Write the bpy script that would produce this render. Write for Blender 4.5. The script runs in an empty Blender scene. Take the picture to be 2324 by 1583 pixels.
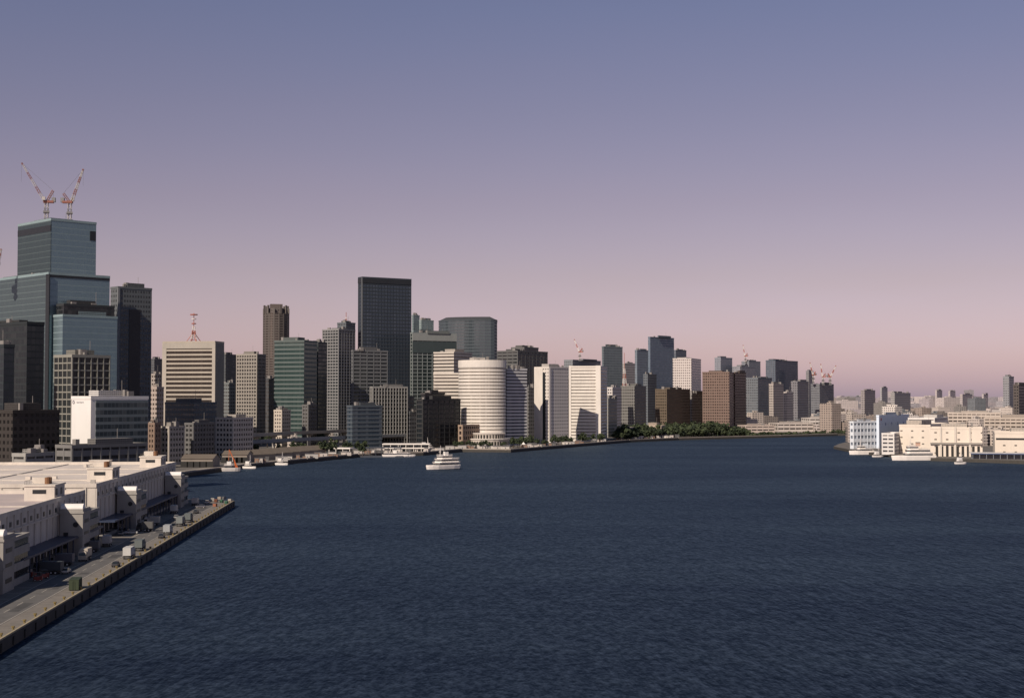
import bpy, math, random
from mathutils import Vector, Matrix
R = random.Random(7)
sc = bpy.context.scene
COL = sc.collection
# ------------------------------------------------------------------ survey constants
CAMH, FPX, CXP, HOR = 50.0, 3228.0, 1162.0, 902.5
TILT = math.atan((HOR-791.5)/FPX)
DECK = 2.5
def X(b, D): return (b-CXP)/FPX*D
def Z(e, D): return CAMH+(HOR-e)*D/FPX
def G(b, e, z=DECK):
    a = math.atan((e-791.5)/FPX)-TILT
    D = (CAMH-z)/math.tan(a)
    dep = D*math.cos(TILT)-(CAMH-z)*math.sin(TILT)
    return ((b-CXP)/FPX*dep, D)

# ------------------------------------------------------------------ materials
MC = {}
def nt(name):
    m = bpy.data.materials.new(name); m.use_nodes = True
    t = m.node_tree; b = t.nodes["Principled BSDF"]
    return m, t, b
def N(t, typ, **k):
    n = t.nodes.new(typ)
    for a, v in k.items(): setattr(n, a, v)
    return n
def mth(t, op, a, b=None, c=None):
    n = t.nodes.new("ShaderNodeMath"); n.operation = op
    for i, v in enumerate((a, b, c)):
        if v is None: continue
        if isinstance(v, (int, float)): n.inputs[i].default_value = v
        else: t.links.new(v, n.inputs[i])
    return n.outputs[0]
def mixc(t, f, a, b, blend='MIX'):
    n = t.nodes.new("ShaderNodeMix"); n.data_type = 'RGBA'; n.blend_type = blend
    for s, v in ((n.inputs[0], f), (n.inputs[6], a), (n.inputs[7], b)):
        if isinstance(v, (int, float)): s.default_value = v
        elif isinstance(v, tuple): s.default_value = (v[0], v[1], v[2], 1)
        else: t.links.new(v, s)
    return n.outputs[2]
def dirt(t, color, amt=0.25, scale=0.15, stretch=0.25):
    tc = N(t, "ShaderNodeTexCoord"); mp = N(t, "ShaderNodeMapping")
    mp.inputs['Scale'].default_value = (1, 1, stretch)
    t.links.new(tc.outputs['Object'], mp.inputs[0])
    no = N(t, "ShaderNodeTexNoise"); no.inputs['Scale'].default_value = scale
    no.inputs['Detail'].default_value = 6; no.inputs['Roughness'].default_value = .65
    t.links.new(mp.outputs[0], no.inputs['Vector'])
    f = mth(t, 'MULTIPLY_ADD', no.outputs[0], amt*2, 1-amt)
    cb = N(t, "ShaderNodeCombineColor")
    for i in range(3): t.links.new(f, cb.inputs[i])
    return mixc(t, 1.0, color, cb.outputs[0], 'MULTIPLY')
def plain(c, rough=.7, metal=0, amt=.2, scale=.15, stretch=.4, nm=None):
    k = ('p', c, rough, metal, amt, scale, stretch)
    if k in MC: return MC[k]
    m, t, b = nt(nm or "painted_surface")
    t.links.new(dirt(t, c, amt, scale, stretch), b.inputs['Base Color'])
    b.inputs['Roughness'].default_value = rough; b.inputs['Metallic'].default_value = metal
    MC[k] = m; return m
def facade(wall, glass, bay=3.0, fh=3.6, fu=.6, fv=.5, metal=.35, gr=.15, var=.5, amt=.12):
    k = ('f', wall, glass, bay, fh, fu, fv, metal, gr, var)
    if k in MC: return MC[k]
    m, t, b = nt("window_facade")
    tc = N(t, "ShaderNodeTexCoord"); sp = N(t, "ShaderNodeSeparateXYZ"); t.links.new(tc.outputs['UV'], sp.inputs[0])
    u = mth(t, 'DIVIDE', sp.outputs[0], bay); v = mth(t, 'DIVIDE', sp.outputs[1], fh)
    mu = mth(t, 'LESS_THAN', mth(t, 'ABSOLUTE', mth(t, 'SUBTRACT', mth(t, 'FRACT', u), .5)), fu/2)
    mv = mth(t, 'LESS_THAN', mth(t, 'ABSOLUTE', mth(t, 'SUBTRACT', mth(t, 'FRACT', v), .5)), fv/2)
    mask = mth(t, 'MULTIPLY', mu, mv)
    cb = N(t, "ShaderNodeCombineXYZ"); t.links.new(mth(t, 'FLOOR', u), cb.inputs[0]); t.links.new(mth(t, 'FLOOR', v), cb.inputs[1])
    wn = N(t, "ShaderNodeTexWhiteNoise", noise_dimensions='2D'); t.links.new(cb.outputs[0], wn.inputs['Vector'])
    f = mth(t, 'MULTIPLY', mth(t, 'POWER', wn.outputs[0], 3.0), var)
    gcol = mixc(t, f, glass, (min(1, glass[0]*2+.15), min(1, glass[1]*2+.14), min(1, glass[2]*2+.12)))
    wc = dirt(t, wall, amt)
    t.links.new(mixc(t, mask, wc, gcol), b.inputs['Base Color'])
    t.links.new(mth(t, 'MULTIPLY_ADD', mask, gr-.75, .75), b.inputs['Roughness'])
    t.links.new(mth(t, 'MULTIPLY', mask, metal), b.inputs['Metallic'])
    MC[k] = m; return m
def glassm(glass, bay=1.5, metal=.35, rough=.15, var=.35):
    return facade((glass[0]*.6, glass[1]*.6, glass[2]*.6), glass, bay, 50.0, .88, 1.1, metal, rough, var)

# ------------------------------------------------------------------ mesh builder
class MB:
    def __init__(s): s.v = []; s.f = []; s.m = []; s.uv = []
    def face(s, pts, m=0, uv=None):
        i = len(s.v); s.v += [tuple(p) for p in pts]; n = len(pts)
        s.f.append(tuple(range(i, i+n))); s.m.append(m)
        s.uv += uv if uv else [(p[0], p[1]) for p in pts]
    def prism(s, poly, z0, z1, m=0, cap=None, top=True, bot=False):
        n = len(poly); u = 0.0
        for i in range(n):
            a = poly[i]; b = poly[(i+1) % n]; L = math.hypot(b[0]-a[0], b[1]-a[1])
            s.face([(a[0], a[1], z0), (b[0], b[1], z0), (b[0], b[1], z1), (a[0], a[1], z1)], m,
                   [(u, z0), (u+L, z0), (u+L, z1), (u, z1)])
            u += L
        c = m if cap is None else cap
        if top: s.face([(p[0], p[1], z1) for p in poly], c)
        if bot: s.face([(p[0], p[1], z0) for p in reversed(poly)], c)
    def frust(s, p0, p1, z0, z1, m=0, cap=None):
        n = len(p0)
        for i in range(n):
            j = (i+1) % n
            s.face([(p0[i][0], p0[i][1], z0), (p0[j][0], p0[j][1], z0), (p1[j][0], p1[j][1], z1), (p1[i][0], p1[i][1], z1)], m)
        s.face([(p[0], p[1], z1) for p in p1], m if cap is None else cap)
    def box(s, cx, cy, z0, sx, sy, h, rot=0, m=0, cap=None, bot=False):
        c, q = math.cos(rot), math.sin(rot); P = []
        for a, b in ((-.5, -.5), (.5, -.5), (.5, .5), (-.5, .5)):
            x, y = a*sx, b*sy; P.append((cx+x*c-y*q, cy+x*q+y*c))
        s.prism(P, z0, z0+h, m, cap, True, bot)
    def ring(s, poly, ins, z0, z1, m=0):
        inn = offset(poly, -ins); s.prism(poly, z0, z1, m, top=False)
        s.prism(list(reversed(inn)), z0, z1, m, top=False)
        n = len(poly)
        for i in range(n):
            j = (i+1) % n
            s.face([(poly[i][0], poly[i][1], z1), (poly[j][0], poly[j][1], z1), (inn[j][0], inn[j][1], z1), (inn[i][0], inn[i][1], z1)], m)
    def tube(s, p, q, r, n=4, m=0, r2=None):
        p = Vector(p); q = Vector(q); d = (q-p)
        if d.length < 1e-6: return
        d.normalize(); a = d.orthogonal().normalized(); b = d.cross(a); r2 = r if r2 is None else r2
        A = [p+(a*math.cos(t)+b*math.sin(t))*r for t in [2*math.pi*k/n for k in range(n)]]
        B = [q+(a*math.cos(t)+b*math.sin(t))*r2 for t in [2*math.pi*k/n for k in range(n)]]
        for k in range(n):
            j = (k+1) % n; s.face([A[k], A[j], B[j], B[k]], m)
        s.face(list(reversed(A)), m); s.face(B, m)
    def lattice(s, p, q, w, seg, r=.12, ms=(0, 1), per=4, w2=None):
        p = Vector(p); q = Vector(q); d = (q-p).normalized()
        up = Vector((0, 0, 1)) if abs(d.z) < .9 else Vector((1, 0, 0))
        a = d.cross(up).normalized(); b = d.cross(a).normalized(); w2 = w if w2 is None else w2
        def cor(t, k):
            ww = (w+(w2-w)*t)/2; sx, sy = ((-1, -1), (1, -1), (1, 1), (-1, 1))[k]
            return p+(q-p)*t+a*sx*ww+b*sy*ww
        for i in range(seg):
            t0, t1 = i/seg, (i+1)/seg; m = ms[(i//per) % 2]
            for k in range(4):
                s.tube(cor(t0, k), cor(t1, k), r, 4, m)
                s.tube(cor(t0, k), cor(t1, (k+1) % 4), r*.7, 3, m)
    def obj(s, name, mats, parent=None, loc=(0, 0, 0), rot=0, smooth=False):
        me = bpy.data.meshes.new(name); me.from_pydata(s.v, [], s.f)
        for m in mats: me.materials.append(m)
        me.polygons.foreach_set('material_index', s.m)
        ul = me.uv_layers.new(name="UVMap"); ul.data.foreach_set('uv', [c for p in s.uv for c in p])
        if smooth: me.polygons.foreach_set('use_smooth', [True]*len(me.polygons))
        me.update()
        o = bpy.data.objects.new(name, me); COL.objects.link(o); o.location = loc; o.rotation_euler = (0, 0, rot)
        if parent: o.parent = parent
        return o
def offset(poly, d):
    n = len(poly); out = []
    for i in range(n):
        p0 = Vector(poly[i-1]); p1 = Vector(poly[i]); p2 = Vector(poly[(i+1) % n])
        e1 = (p1-p0).normalized(); e2 = (p2-p1).normalized()
        n1 = Vector((e1.y, -e1.x)); n2 = Vector((e2.y, -e2.x)); b = n1+n2
        if b.length < 1e-4: b = n1
        b.normalize(); k = d/max(.3, b.dot(n1)); out.append((p1.x+b.x*k, p1.y+b.y*k))
    return out
def lab4(l):
    return l if len(l.split()) >= 4 else l+" among city blocks"
def root(name, loc, label, cat, group=None, rot=0):
    o = bpy.data.objects.new(name, None); COL.objects.link(o); o.location = loc; o.rotation_euler = (0, 0, rot)
    o.empty_display_size = 1
    o["label"] = lab4(label); o["category"] = cat
    if group: o["group"] = group
    return o
def tag(o, label, cat, group=None):
    o["label"] = lab4(label); o["category"] = cat
    if group: o["group"] = group
def struct(o): o["kind"] = "structure"
placed = []

# ------------------------------------------------------------------ camera, sun, sky
cam = bpy.data.objects.new("camera", bpy.data.cameras.new("camera")); COL.objects.link(cam)
cam.location = (0, 0, CAMH); cam.rotation_euler = (math.pi/2+TILT, 0, 0)
cam.data.lens = 50; cam.data.sensor_width = 36; cam.data.clip_start = 1; cam.data.clip_end = 90000
sc.camera = cam
sc.view_settings.view_transform = 'Standard'; sc.view_settings.look = 'None'; sc.view_settings.exposure = 0
SUNF = Vector((-.5, -.78, .72)).normalized()
sl = bpy.data.lights.new("sun", 'SUN'); sl.energy = 4.6; sl.angle = math.radians(.5); sl.color = (1, .85, .71)
so = bpy.data.objects.new("sun", sl); COL.objects.link(so); so.rotation_euler = (-SUNF).to_track_quat('-Z', 'Y').to_euler(); so.location = (0, -50, 400)
w = bpy.data.worlds.new("World"); sc.world = w; w.use_nodes = True; t = w.node_tree
bg = t.nodes["Background"]; sk = N(t, "ShaderNodeTexSky", sky_type='NISHITA'); sk.sun_disc = False
sk.sun_elevation = math.asin(SUNF.z); sk.sun_rotation = math.atan2(SUNF.x, SUNF.y) % (2*math.pi)
sk.air_density = 1.0; sk.dust_density = 1.0; sk.ozone_density = 1.5
tc = N(t, "ShaderNodeTexCoord"); sp = N(t, "ShaderNodeSeparateXYZ"); t.links.new(tc.outputs['Generated'], sp.inputs[0])
hz = N(t, "ShaderNodeTexNoise"); hz.inputs['Scale'].default_value = 5; hz.inputs['Detail'].default_value = 5
mpz = N(t, "ShaderNodeMapping"); mpz.inputs['Scale'].default_value = (1, 1, 5); t.links.new(tc.outputs['Generated'], mpz.inputs[0]); t.links.new(mpz.outputs[0], hz.inputs['Vector'])
zz_ = mth(t, 'ADD', sp.outputs[2], mth(t, 'MULTIPLY_ADD', hz.outputs[0], .026, -.013))
cr = N(t, "ShaderNodeValToRGB"); t.links.new(zz_, cr.inputs[0])
cols = [(0, (1.08, .80, 1.12)), (.03, (1.06, .74, .92)), (.085, (1.00, .64, .68)), (.14, (.95, .59, .615)), (.20, (.87, .575, .61)), (.27, (.79, .58, .64)), (.5, (.27, .34, .43)), (1, (.22, .30, .39))]
e = cr.color_ramp.elements
e[0].position = 0; e[0].color = (*cols[0][1], 1); e[1].position = 1; e[1].color = (*cols[-1][1], 1)
for p, c in cols[1:-1]:
    x = e.new(p); x.color = (*c, 1)
t.links.new(mixc(t, 1.0, sk.outputs[0], cr.outputs[0], 'MULTIPLY'), bg.inputs[0]); bg.inputs[1].default_value = .10

# ------------------------------------------------------------------ ground and water
def water():
    m, t, b = nt("harbour_water")
    tc = N(t, "ShaderNodeTexCoord")
    def noise(scale, sx, sy, det, rot=0.0, ro=.6):
        mp = N(t, "ShaderNodeMapping"); mp.inputs['Scale'].default_value = (sx, sy, 1); mp.inputs['Rotation'].default_value = (0, 0, rot)
        t.links.new(tc.outputs['Object'], mp.inputs[0])
        n = N(t, "ShaderNodeTexNoise"); n.inputs['Scale'].default_value = scale; n.inputs['Detail'].default_value = det
        n.inputs['Roughness'].default_value = ro
        t.links.new(mp.outputs[0], n.inputs['Vector']); return n.outputs[0]
    # wind waves of about 1.5 m, 3 m and 7 m, plus slow gust patches
    a = noise(.85, 1.1, .6, 2, .25); c = noise(.38, 1.5, .5, 2, -.12); d = noise(.12, 1.8, .45, 3, .1); g = noise(.0045, .4, 1.9, 8, .12, .66)
    hgt = mth(t, 'ADD', mth(t, 'MULTIPLY', d, 1.2), mth(t, 'MULTIPLY', c, .8))
    bp = N(t, "ShaderNodeBump"); bp.inputs['Strength'].default_value = .7; bp.inputs['Distance'].default_value = 1.4
    t.links.new(hgt, bp.inputs['Height'])
    def cl01(v):
        cl = N(t, "ShaderNodeClamp"); t.links.new(v, cl.inputs[0]); return cl.outputs[0]
    wind = cl01(mth(t, 'MULTIPLY_ADD', g, 4.2, -1.6))
    s = mth(t, 'ADD', mth(t, 'ADD', mth(t, 'MULTIPLY', a, 1.1), mth(t, 'MULTIPLY', c, 1.1)), mth(t, 'MULTIPLY', d, .6))   # mean 1.4
    rip = cl01(mth(t, 'MULTIPLY_ADD', s, 2.3, -2.9))
    c1 = mixc(t, wind, (.0040, .0072, .0160), (.011, .0185, .031))
    c2 = mixc(t, wind, (.017, .026, .046), (.036, .052, .078))
    col = mixc(t, rip, c1, c2)  # light and dark wave facets and gust streaks painted into the base colour
    out = t.nodes["Material Output"]; t.nodes.remove(b)
    df = N(t, "ShaderNodeBsdfDiffuse"); t.links.new(col, df.inputs['Color'])
    gl = N(t, "ShaderNodeBsdfGlossy"); gl.inputs['Color'].default_value = (.60, .78, .95, 1); gl.inputs['Roughness'].default_value = .42; t.links.new(bp.outputs[0], gl.inputs['Normal'])
    lw = N(t, "ShaderNodeLayerWeight"); lw.inputs['Blend'].default_value = .5; t.links.new(bp.outputs[0], lw.inputs['Normal'])
    fac = mth(t, 'MULTIPLY_ADD', mth(t, 'POWER', lw.outputs['Facing'], 5.0), .18, .015)
    mx = N(t, "ShaderNodeMixShader"); t.links.new(fac, mx.inputs[0]); t.links.new(df.outputs[0], mx.inputs[1]); t.links.new(gl.outputs[0], mx.inputs[2]); t.links.new(mx.outputs[0], out.inputs[0])
    return m
mb = MB(); S = 45000
mb.face([(-S, -2000, 0), (S, -2000, 0), (S, S, 0), (-S, S, 0)], 0)
struct(mb.obj("water", [water()]))
M_ground = plain((.13, .12, .11), .9, 0, .35, .02, 1, "city_ground")
M_wall = plain((.06, .056, .05), .9, 0, .4, .4, .3, "sea_wall_concrete")
O = Vector((-100, 279)); vS = Vector((-28, 380)).normalized(); uW = Vector((vS.y*-1, vS.x)); PHI = math.atan2(28, 380)
def P(s, wd): q = O+vS*s+uW*wd; return (q.x, q.y)
west = [P(-210, 0), P(381, 0), P(398, 28), P(404, 70), (-206, 909), (-189, 1012), (-159, 1109), (-129, 1200), (-77, 1237), (-46, 1318), (-1, 1307), (29, 1374),
        (133, 1606), (198, 1690), (340, 1803), (432, 1888), (900, 1960), (12000, 2600), (30000, 42000), (-30000, 42000), (-30000, 60)]
east = [(340, 1480), (316, 1400), (309, 1266), (333, 1133), (389, 1078), (457, 1025), (900, 900), (6000, 700), (6000, 2000), (800, 1850), (420, 1700)]
for pl in (west, east):
    mb = MB(); mb.prism(pl, -3, DECK, 1, 0)
    struct(mb.obj("ground", [M_ground, M_wall]))

# ------------------------------------------------------------------ building generator
def roofparts(rt, L, h, wallc, plant=1, rs=None):
    rs = rs or R
    roofm = plain((.22, .21, .2), .9, 0, .3, .2, 1); pm = plain(wallc, .8)
    mb = MB(); o = offset(L, .2); mb.ring(o, .6, h-.6, h+1.1, 1); mb.prism(offset(L, -.3), h-.3, h+.15, 0, 0)
    mb.obj("roof", [roofm, pm], rt)
    if not plant: return
    cx = sum(p[0] for p in L)/len(L); cy = sum(p[1] for p in L)/len(L)
    e1 = Vector(L[1])-Vector(L[0]); ang = math.atan2(e1.y, e1.x)
    sx = (Vector(L[1])-Vector(L[0])).length; sy = (Vector(L[2])-Vector(L[1])).length
    if len(L) > 4: sx = sy = 24; ang = .4
    lv = facade((wallc[0]*.8, wallc[1]*.8, wallc[2]*.8), (.05, .05, .05), 1.2, 1.0, .8, .4, 0, .6, .1)
    mb = MB(); ph = rs.uniform(2.5, 4.5)
    mb.box(cx+rs.uniform(-.1, .1)*sx, cy, h+.16, sx*.5, sy*.5, ph, ang, 0, 1); mb.obj("plant_room", [lv, roofm], rt)
    for i in range(4):
        mb = MB()
        a, b = rs.uniform(-.38, .38)*sx, rs.uniform(-.38, .38)*sy
        mb.box(cx+a*math.cos(ang)-b*math.sin(ang), cy+a*math.sin(ang)+b*math.cos(ang), h+.17, rs.uniform(1.5, 4), rs.uniform(1.5, 4), rs.uniform(1.6, 4.6), ang, 0)
        mb.obj("rooftop_equipment", [roofm], rt)
    mb = MB(); q = (cx+.2*sx*math.cos(ang), cy+.2*sx*math.sin(ang)); mb.tube((*q, h), (*q, h+ph+rs.uniform(3, 7)), .14, 4, 0)
    mb.obj("antenna", [roofm], rt)
def bldg(poly, ztop, name, label, cat, wall=(.5, .48, .45), glass=(.06, .07, .08), fh=3.6, bay=3.0, style='ribbon', fu=.6, fv=.5,
         piers=0, pierw=.8, plant=1, rt=None, metal=.35, z0=DECK, grough=.15, pierp=.15, ins=.35, roof=True, var=.4):
    cx = sum(p[0] for p in poly)/len(poly); cy = sum(p[1] for p in poly)/len(poly)
    if rt is None:
        rt = root(name, (cx, cy, DECK), label, cat)
        placed.append((cx, cy, max(math.hypot(p[0]-cx, p[1]-cy) for p in poly)))
    ox, oy = rt.location.x, rt.location.y
    L = [(p[0]-ox, p[1]-oy) for p in poly]; b0 = z0-DECK; h = ztop-DECK
    if style == 'shader':
        mb = MB(); mb.prism(L, b0-.5, h, 0); mb.obj("wall", [facade(wall, glass, bay, fh, fu, fv, metal, grough, var)], rt)
    else:
        wm = plain(wall, .75); gm = glassm(glass, bay, metal, grough, var)
        n = max(2, int((h-b0)/fh)); f = (h-b0)/n; mb = MB(); inn = offset(L, -ins)
        for k in range(n):
            z = b0+k*f; mb.prism(L, z if k else z-.5, z+f*(1-fv), 0, 0, True, True)
            g = MB(); g.prism(inn, z+f*(1-fv)-.05, z+f+.05, 0, top=False); g.obj("window_band", [gm], rt)
        mb.prism(L, h-.02, h+.3, 0)
        if piers:
            nn = len(L)
            for i in range(nn):
                a = Vector(L[i]); c = Vector(L[(i+1) % nn]); ln = (c-a).length
                if ln < 3: continue
                k = max(1, round(ln/piers)); d = (c-a)/ln; nr = Vector((d.y, -d.x)); ang = math.atan2(d.y, d.x)
                for j in range(k+1):
                    q = a+d*(pierw*.6+(ln-pierw*1.2)*j/k)-nr*(ins/2-pierp/2)
                    mb.box(q.x, q.y, b0-.4, pierw, ins+pierp, h-b0+.5, ang, 0)
        mb.obj("wall", [wm], rt)
    if roof: roofparts(rt, L, h, wall, plant)
    return rt
def rect(l, m, r, D, th, depth=25):
    T = math.radians(th); c, s = math.cos(T), math.sin(T); C = Vector((X(m, D), D)); rd = Vector((s, c)); ld = Vector((-c, s))
    tl, tr = (l-CXP)/FPX, (r-CXP)/FPX
    a = (C.x-tl*D)/(c+tl*s) if l < m else depth
    b = (tr*D-C.x)/(s-tr*c) if r > m and (s-tr*c) > .02 else depth
    a = min(a, 150); b = min(b, 110)
    return [tuple(C), tuple(C+rd*b), tuple(C+rd*b+ld*a), tuple(C+ld*a)]
def tower(l, m, r, top, D, th, name, label, cat="building", depth=25, **k):
    pl = rect(l, m, r, D, th, depth)
    rt = bldg(pl, Z(top, D), name, label, cat, **k)
    return rt, pl
def strip(rt, pl, side, f0, f1, z0, z1, mat, name, proud=.5):
    C = Vector(pl[0]); E = Vector(pl[1] if side == 'R' else pl[3]); d = E-C; ln = d.length; d /= ln
    nr = Vector((d.y, -d.x)) if side == 'R' else Vector((-d.y, d.x))
    mid = C+d*ln*(f0+f1)/2+nr*(proud/2-.2)-Vector((rt.location.x, rt.location.y))
    mb = MB(); mb.box(mid.x, mid.y, z0-DECK, ln*(f1-f0), proud+.4, z1-z0, math.atan2(d.y, d.x), 0, bot=True); return mb.obj(name, [mat], rt)

DK = plain((.02, .024, .028), .35)
# --- big stepped glass skyscraper
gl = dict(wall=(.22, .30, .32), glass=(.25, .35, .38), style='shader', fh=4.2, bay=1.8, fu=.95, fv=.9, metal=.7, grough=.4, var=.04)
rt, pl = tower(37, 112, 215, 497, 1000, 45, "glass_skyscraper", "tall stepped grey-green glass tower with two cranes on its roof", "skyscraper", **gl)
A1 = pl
painted_shade_glass = facade((.075, .105, .113), (.09, .127, .137), 1.8, 4.2, .95, .9, .7, .4, .04)  # shade of the left face put into a darker glass colour
strip(rt, pl, 'L', .0, 1.0, DECK, Z(498, 1000), painted_shade_glass, "painted_shade_face", .15)
strip(rt, pl, 'L', .0, 1.0, Z(523, 1000), Z(509, 1000), DK, "dark_louvre_band", .3)
strip(rt, pl, 'R', .86, .99, Z(537, 1000), Z(515, 1000), DK, "roof_notch", .3)
_, p2 = tower(-60, 108, 247, 620, 980, 45, "", "", rt=rt, **gl)
strip(rt, p2, 'L', .03, 1.0, DECK, Z(621, 980), facade((.115, .155, .163), (.14, .19, .203), 1.8, 4.2, .95, .9, .7, .4, .04), "painted_half_shade_face", .15)  # sheet in darker glass paints milder shade on this tier's left face
strip(rt, p2, 'L', -.012, .03, DECK, Z(621, 980), DK, "corner_recess", .35)
strip(rt, p2, 'R', .0, 1.0, Z(628, 980), Z(622, 980), DK, "parapet_band", .25)
_, p3 = tower(120, 141, 265, 716, 972, 45, "", "", rt=rt, **gl)
p4 = offset(p3, -1.5)
bldg(p4, Z(691, 972), "", "", "", rt=rt, z0=Z(716, 972), wall=(.03, .035, .04), glass=(.02, .025, .03), style='shader', fh=4, bay=3, fu=.9, fv=.8)
rt, pl = tower(249, 266, 343, 652, 1110, 45, "office_tower", "slim grey concrete tower with a dark vertical recess", wall=(.125, .14, .15), glass=(.035, .045, .05), style='shader', fh=3.8, bay=2.4, fu=.6, fv=.5)
strip(rt, pl, 'R', .33, .66, Z(900, 1110), Z(700, 1110), DK, "vertical_recess", .3)
strip(rt, pl, 'R', -.01, .05, DECK, Z(652, 1110), plain((.2, .21, .22)), "corner_fin", .6)
tower(-60, 60, 99, 733, 870, 40, "office_tower", "black glass office block with faint floor lines", wall=(.018, .024, .028), glass=(.025, .035, .042), style='shader', fh=4, bay=3, fu=.9, fv=.75, metal=.5, var=.1)
tower(-30, 8, 32, 785, 800, 40, "office_tower", "dark grey glass office block", wall=(.025, .034, .04), glass=(.035, .048, .06), style='shader', fh=4, bay=3, fu=.9, fv=.75, metal=.5, var=.1)
tower(122, 163, 250, 808, 820, 40, "office_tower", "dark glass office block with pale beige window grid", wall=(.25, .25, .22), glass=(.016, .023, .026), fh=4.2, fv=.82, piers=4.4, pierw=.55, ins=.3, metal=.2, var=.15)
tower(-30, 30, 136, 935, 700, 35, "office_block", "dark brown brick block with rows of small windows", wall=(.035, .030, .027), glass=(.012, .012, .012), style='shader', fh=3.4, bay=3.2, fu=.55, fv=.5, var=.2)
# white building with emblem
rt, pl = tower(163, 207, 337, 903, 745, 38, "office_block", "white block with small blue ring emblem and dark glazed side", wall=(.76, .75, .72), glass=(.10, .12, .14), style='shader', fh=4, bay=200, fu=.0, fv=.0)
strip(rt, pl, 'R', .08, .99, 4, Z(908, 745), facade((.15, .18, .19), (.04, .06, .07), 2.4, 3.8, .94, .62, .4), "glazed_front", .3)
C = Vector(pl[0]); E = Vector(pl[3]); d = (E-C); ln = d.length; d /= ln; nr = Vector((-d.y, d.x))
mb = MB()
for k in range(20):
    a0, a1 = 2*math.pi*k/20, 2*math.pi*(k+1)/20
    def cc(a, r_): q = C+d*(ln*.88)+nr*.25; return (q.x+d.x*math.cos(a)*r_-rt.location.x, q.y+d.y*math.cos(a)*r_-rt.location.y, Z(912, 745)-DECK+math.sin(a)*r_)
    mb.face([cc(a0, .9), cc(a0, .6), cc(a1, .6), cc(a1, .9)], 0)
mb.obj("emblem", [plain((.13, .14, .18))], rt)
for k in range(5):
    mb = MB(); q = C+d*(ln*(.70-.075*k))+nr*.12; mb.box(q.x-rt.location.x, q.y-rt.location.y, Z(914, 745)-DECK, .55, .2, .6 if k % 2 else .75, math.atan2(d.y, d.x), 0)
    mb.obj("sign_lettering", [plain((.28, .29, .31))], rt)
tower(128, 165, 335, 1014, 700, 35, "depot_building", "low grey depot with rooftop machinery beside the road", wall=(.18, .18, .175), glass=(.04, .04, .04), fh=4, fv=.4, piers=6)
tower(30, 60, 125, 1033, 650, 20, "depot_building", "low grey block with flat roof beside the depot", wall=(.3, .3, .28), glass=(.05, .05, .05), fh=4, fv=.4, piers=6)
# striped block with mast
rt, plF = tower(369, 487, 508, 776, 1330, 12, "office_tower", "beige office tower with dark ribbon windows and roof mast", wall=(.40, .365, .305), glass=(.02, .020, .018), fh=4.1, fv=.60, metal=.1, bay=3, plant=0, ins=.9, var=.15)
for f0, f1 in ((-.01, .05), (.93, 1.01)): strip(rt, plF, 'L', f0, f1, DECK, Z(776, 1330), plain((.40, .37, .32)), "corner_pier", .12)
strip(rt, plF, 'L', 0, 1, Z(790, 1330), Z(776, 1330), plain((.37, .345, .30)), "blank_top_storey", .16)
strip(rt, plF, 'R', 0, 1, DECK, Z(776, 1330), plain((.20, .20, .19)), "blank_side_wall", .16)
tower(536, 583, 603, 805, 1450, 20, "office_tower", "narrow tower with beige vertical window grid", wall=(.31, .29, .255), glass=(.045, .05, .05), fh=3.6, fv=.62, piers=3.2, pierw=.9)
tower(622, 690, 720, 774, 1400, 20, "office_tower", "muted grey-green glass office tower with banded floors", wall=(.105, .135, .132), glass=(.045, .080, .078), fh=4.2, fv=.6, metal=.3, bay=2, var=.15)
tower(700, 722, 742, 778, 1440, 30, "office_tower", "dark glass slab beside the green tower", wall=(.05, .06, .065), glass=(.04, .05, .055), style='shader', fh=4, bay=2, fu=.85, fv=.7)
tower(731, 768, 806, 748, 1620, 35, "residential_tower", "grey high rise with pale vertical frames and stepped top", wall=(.24, .245, .245), glass=(.03, .04, .045), fh=3.4, fv=.66, piers=4.5, pierw=.8)
tower(765, 785, 806, 733, 1680, 35, "residential_tower", "upper stepped grey high rise with roof antenna", wall=(.11, .13, .145), glass=(.04, .05, .06), style='shader', fh=3.4, bay=2.6)
# round crowned residential tower
def circ(cx, cy, r, n=20, a0=0, a1=2*math.pi, ry=None):
    return [(cx+r*math.cos(a0+(a1-a0)*k/n), cy+(ry or r)*math.sin(a0+(a1-a0)*k/n)) for k in range(n)]
cxx = X(626, 1900); rt = bldg(circ(cxx, 1900, 17.5, 16), Z(712, 1900), "residential_tower", "dark brown rounded residential tower with crown of fins", "building", wall=(.11, .098, .09), glass=(.04, .036, .034), fh=3.3, fv=.55, piers=6, pierw=1.0, roof=False)
bldg(circ(cxx, 1900, 14, 12), Z(700, 1900), "", "", "", rt=rt, z0=Z(712, 1900), wall=(.12, .105, .1), glass=(.05, .05, .05), style='shader', roof=False)
for k in range(12):
    a = 2*math.pi*k/12; mb = MB(); mb.box(16.5*math.cos(a), 16.5*math.sin(a), Z(712, 1900)-DECK-1, 2.2, 2.2, (12 if k % 3 else 8), a, 0); mb.obj("crown_fin", [plain((.11, .098, .09))], rt)
mb = MB(); mb.box(0, 0, Z(700, 1900)-DECK, 16, 8, 6, .3, 0); mb.obj("plant_room", [plain((.12, .10, .09))], rt)
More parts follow.
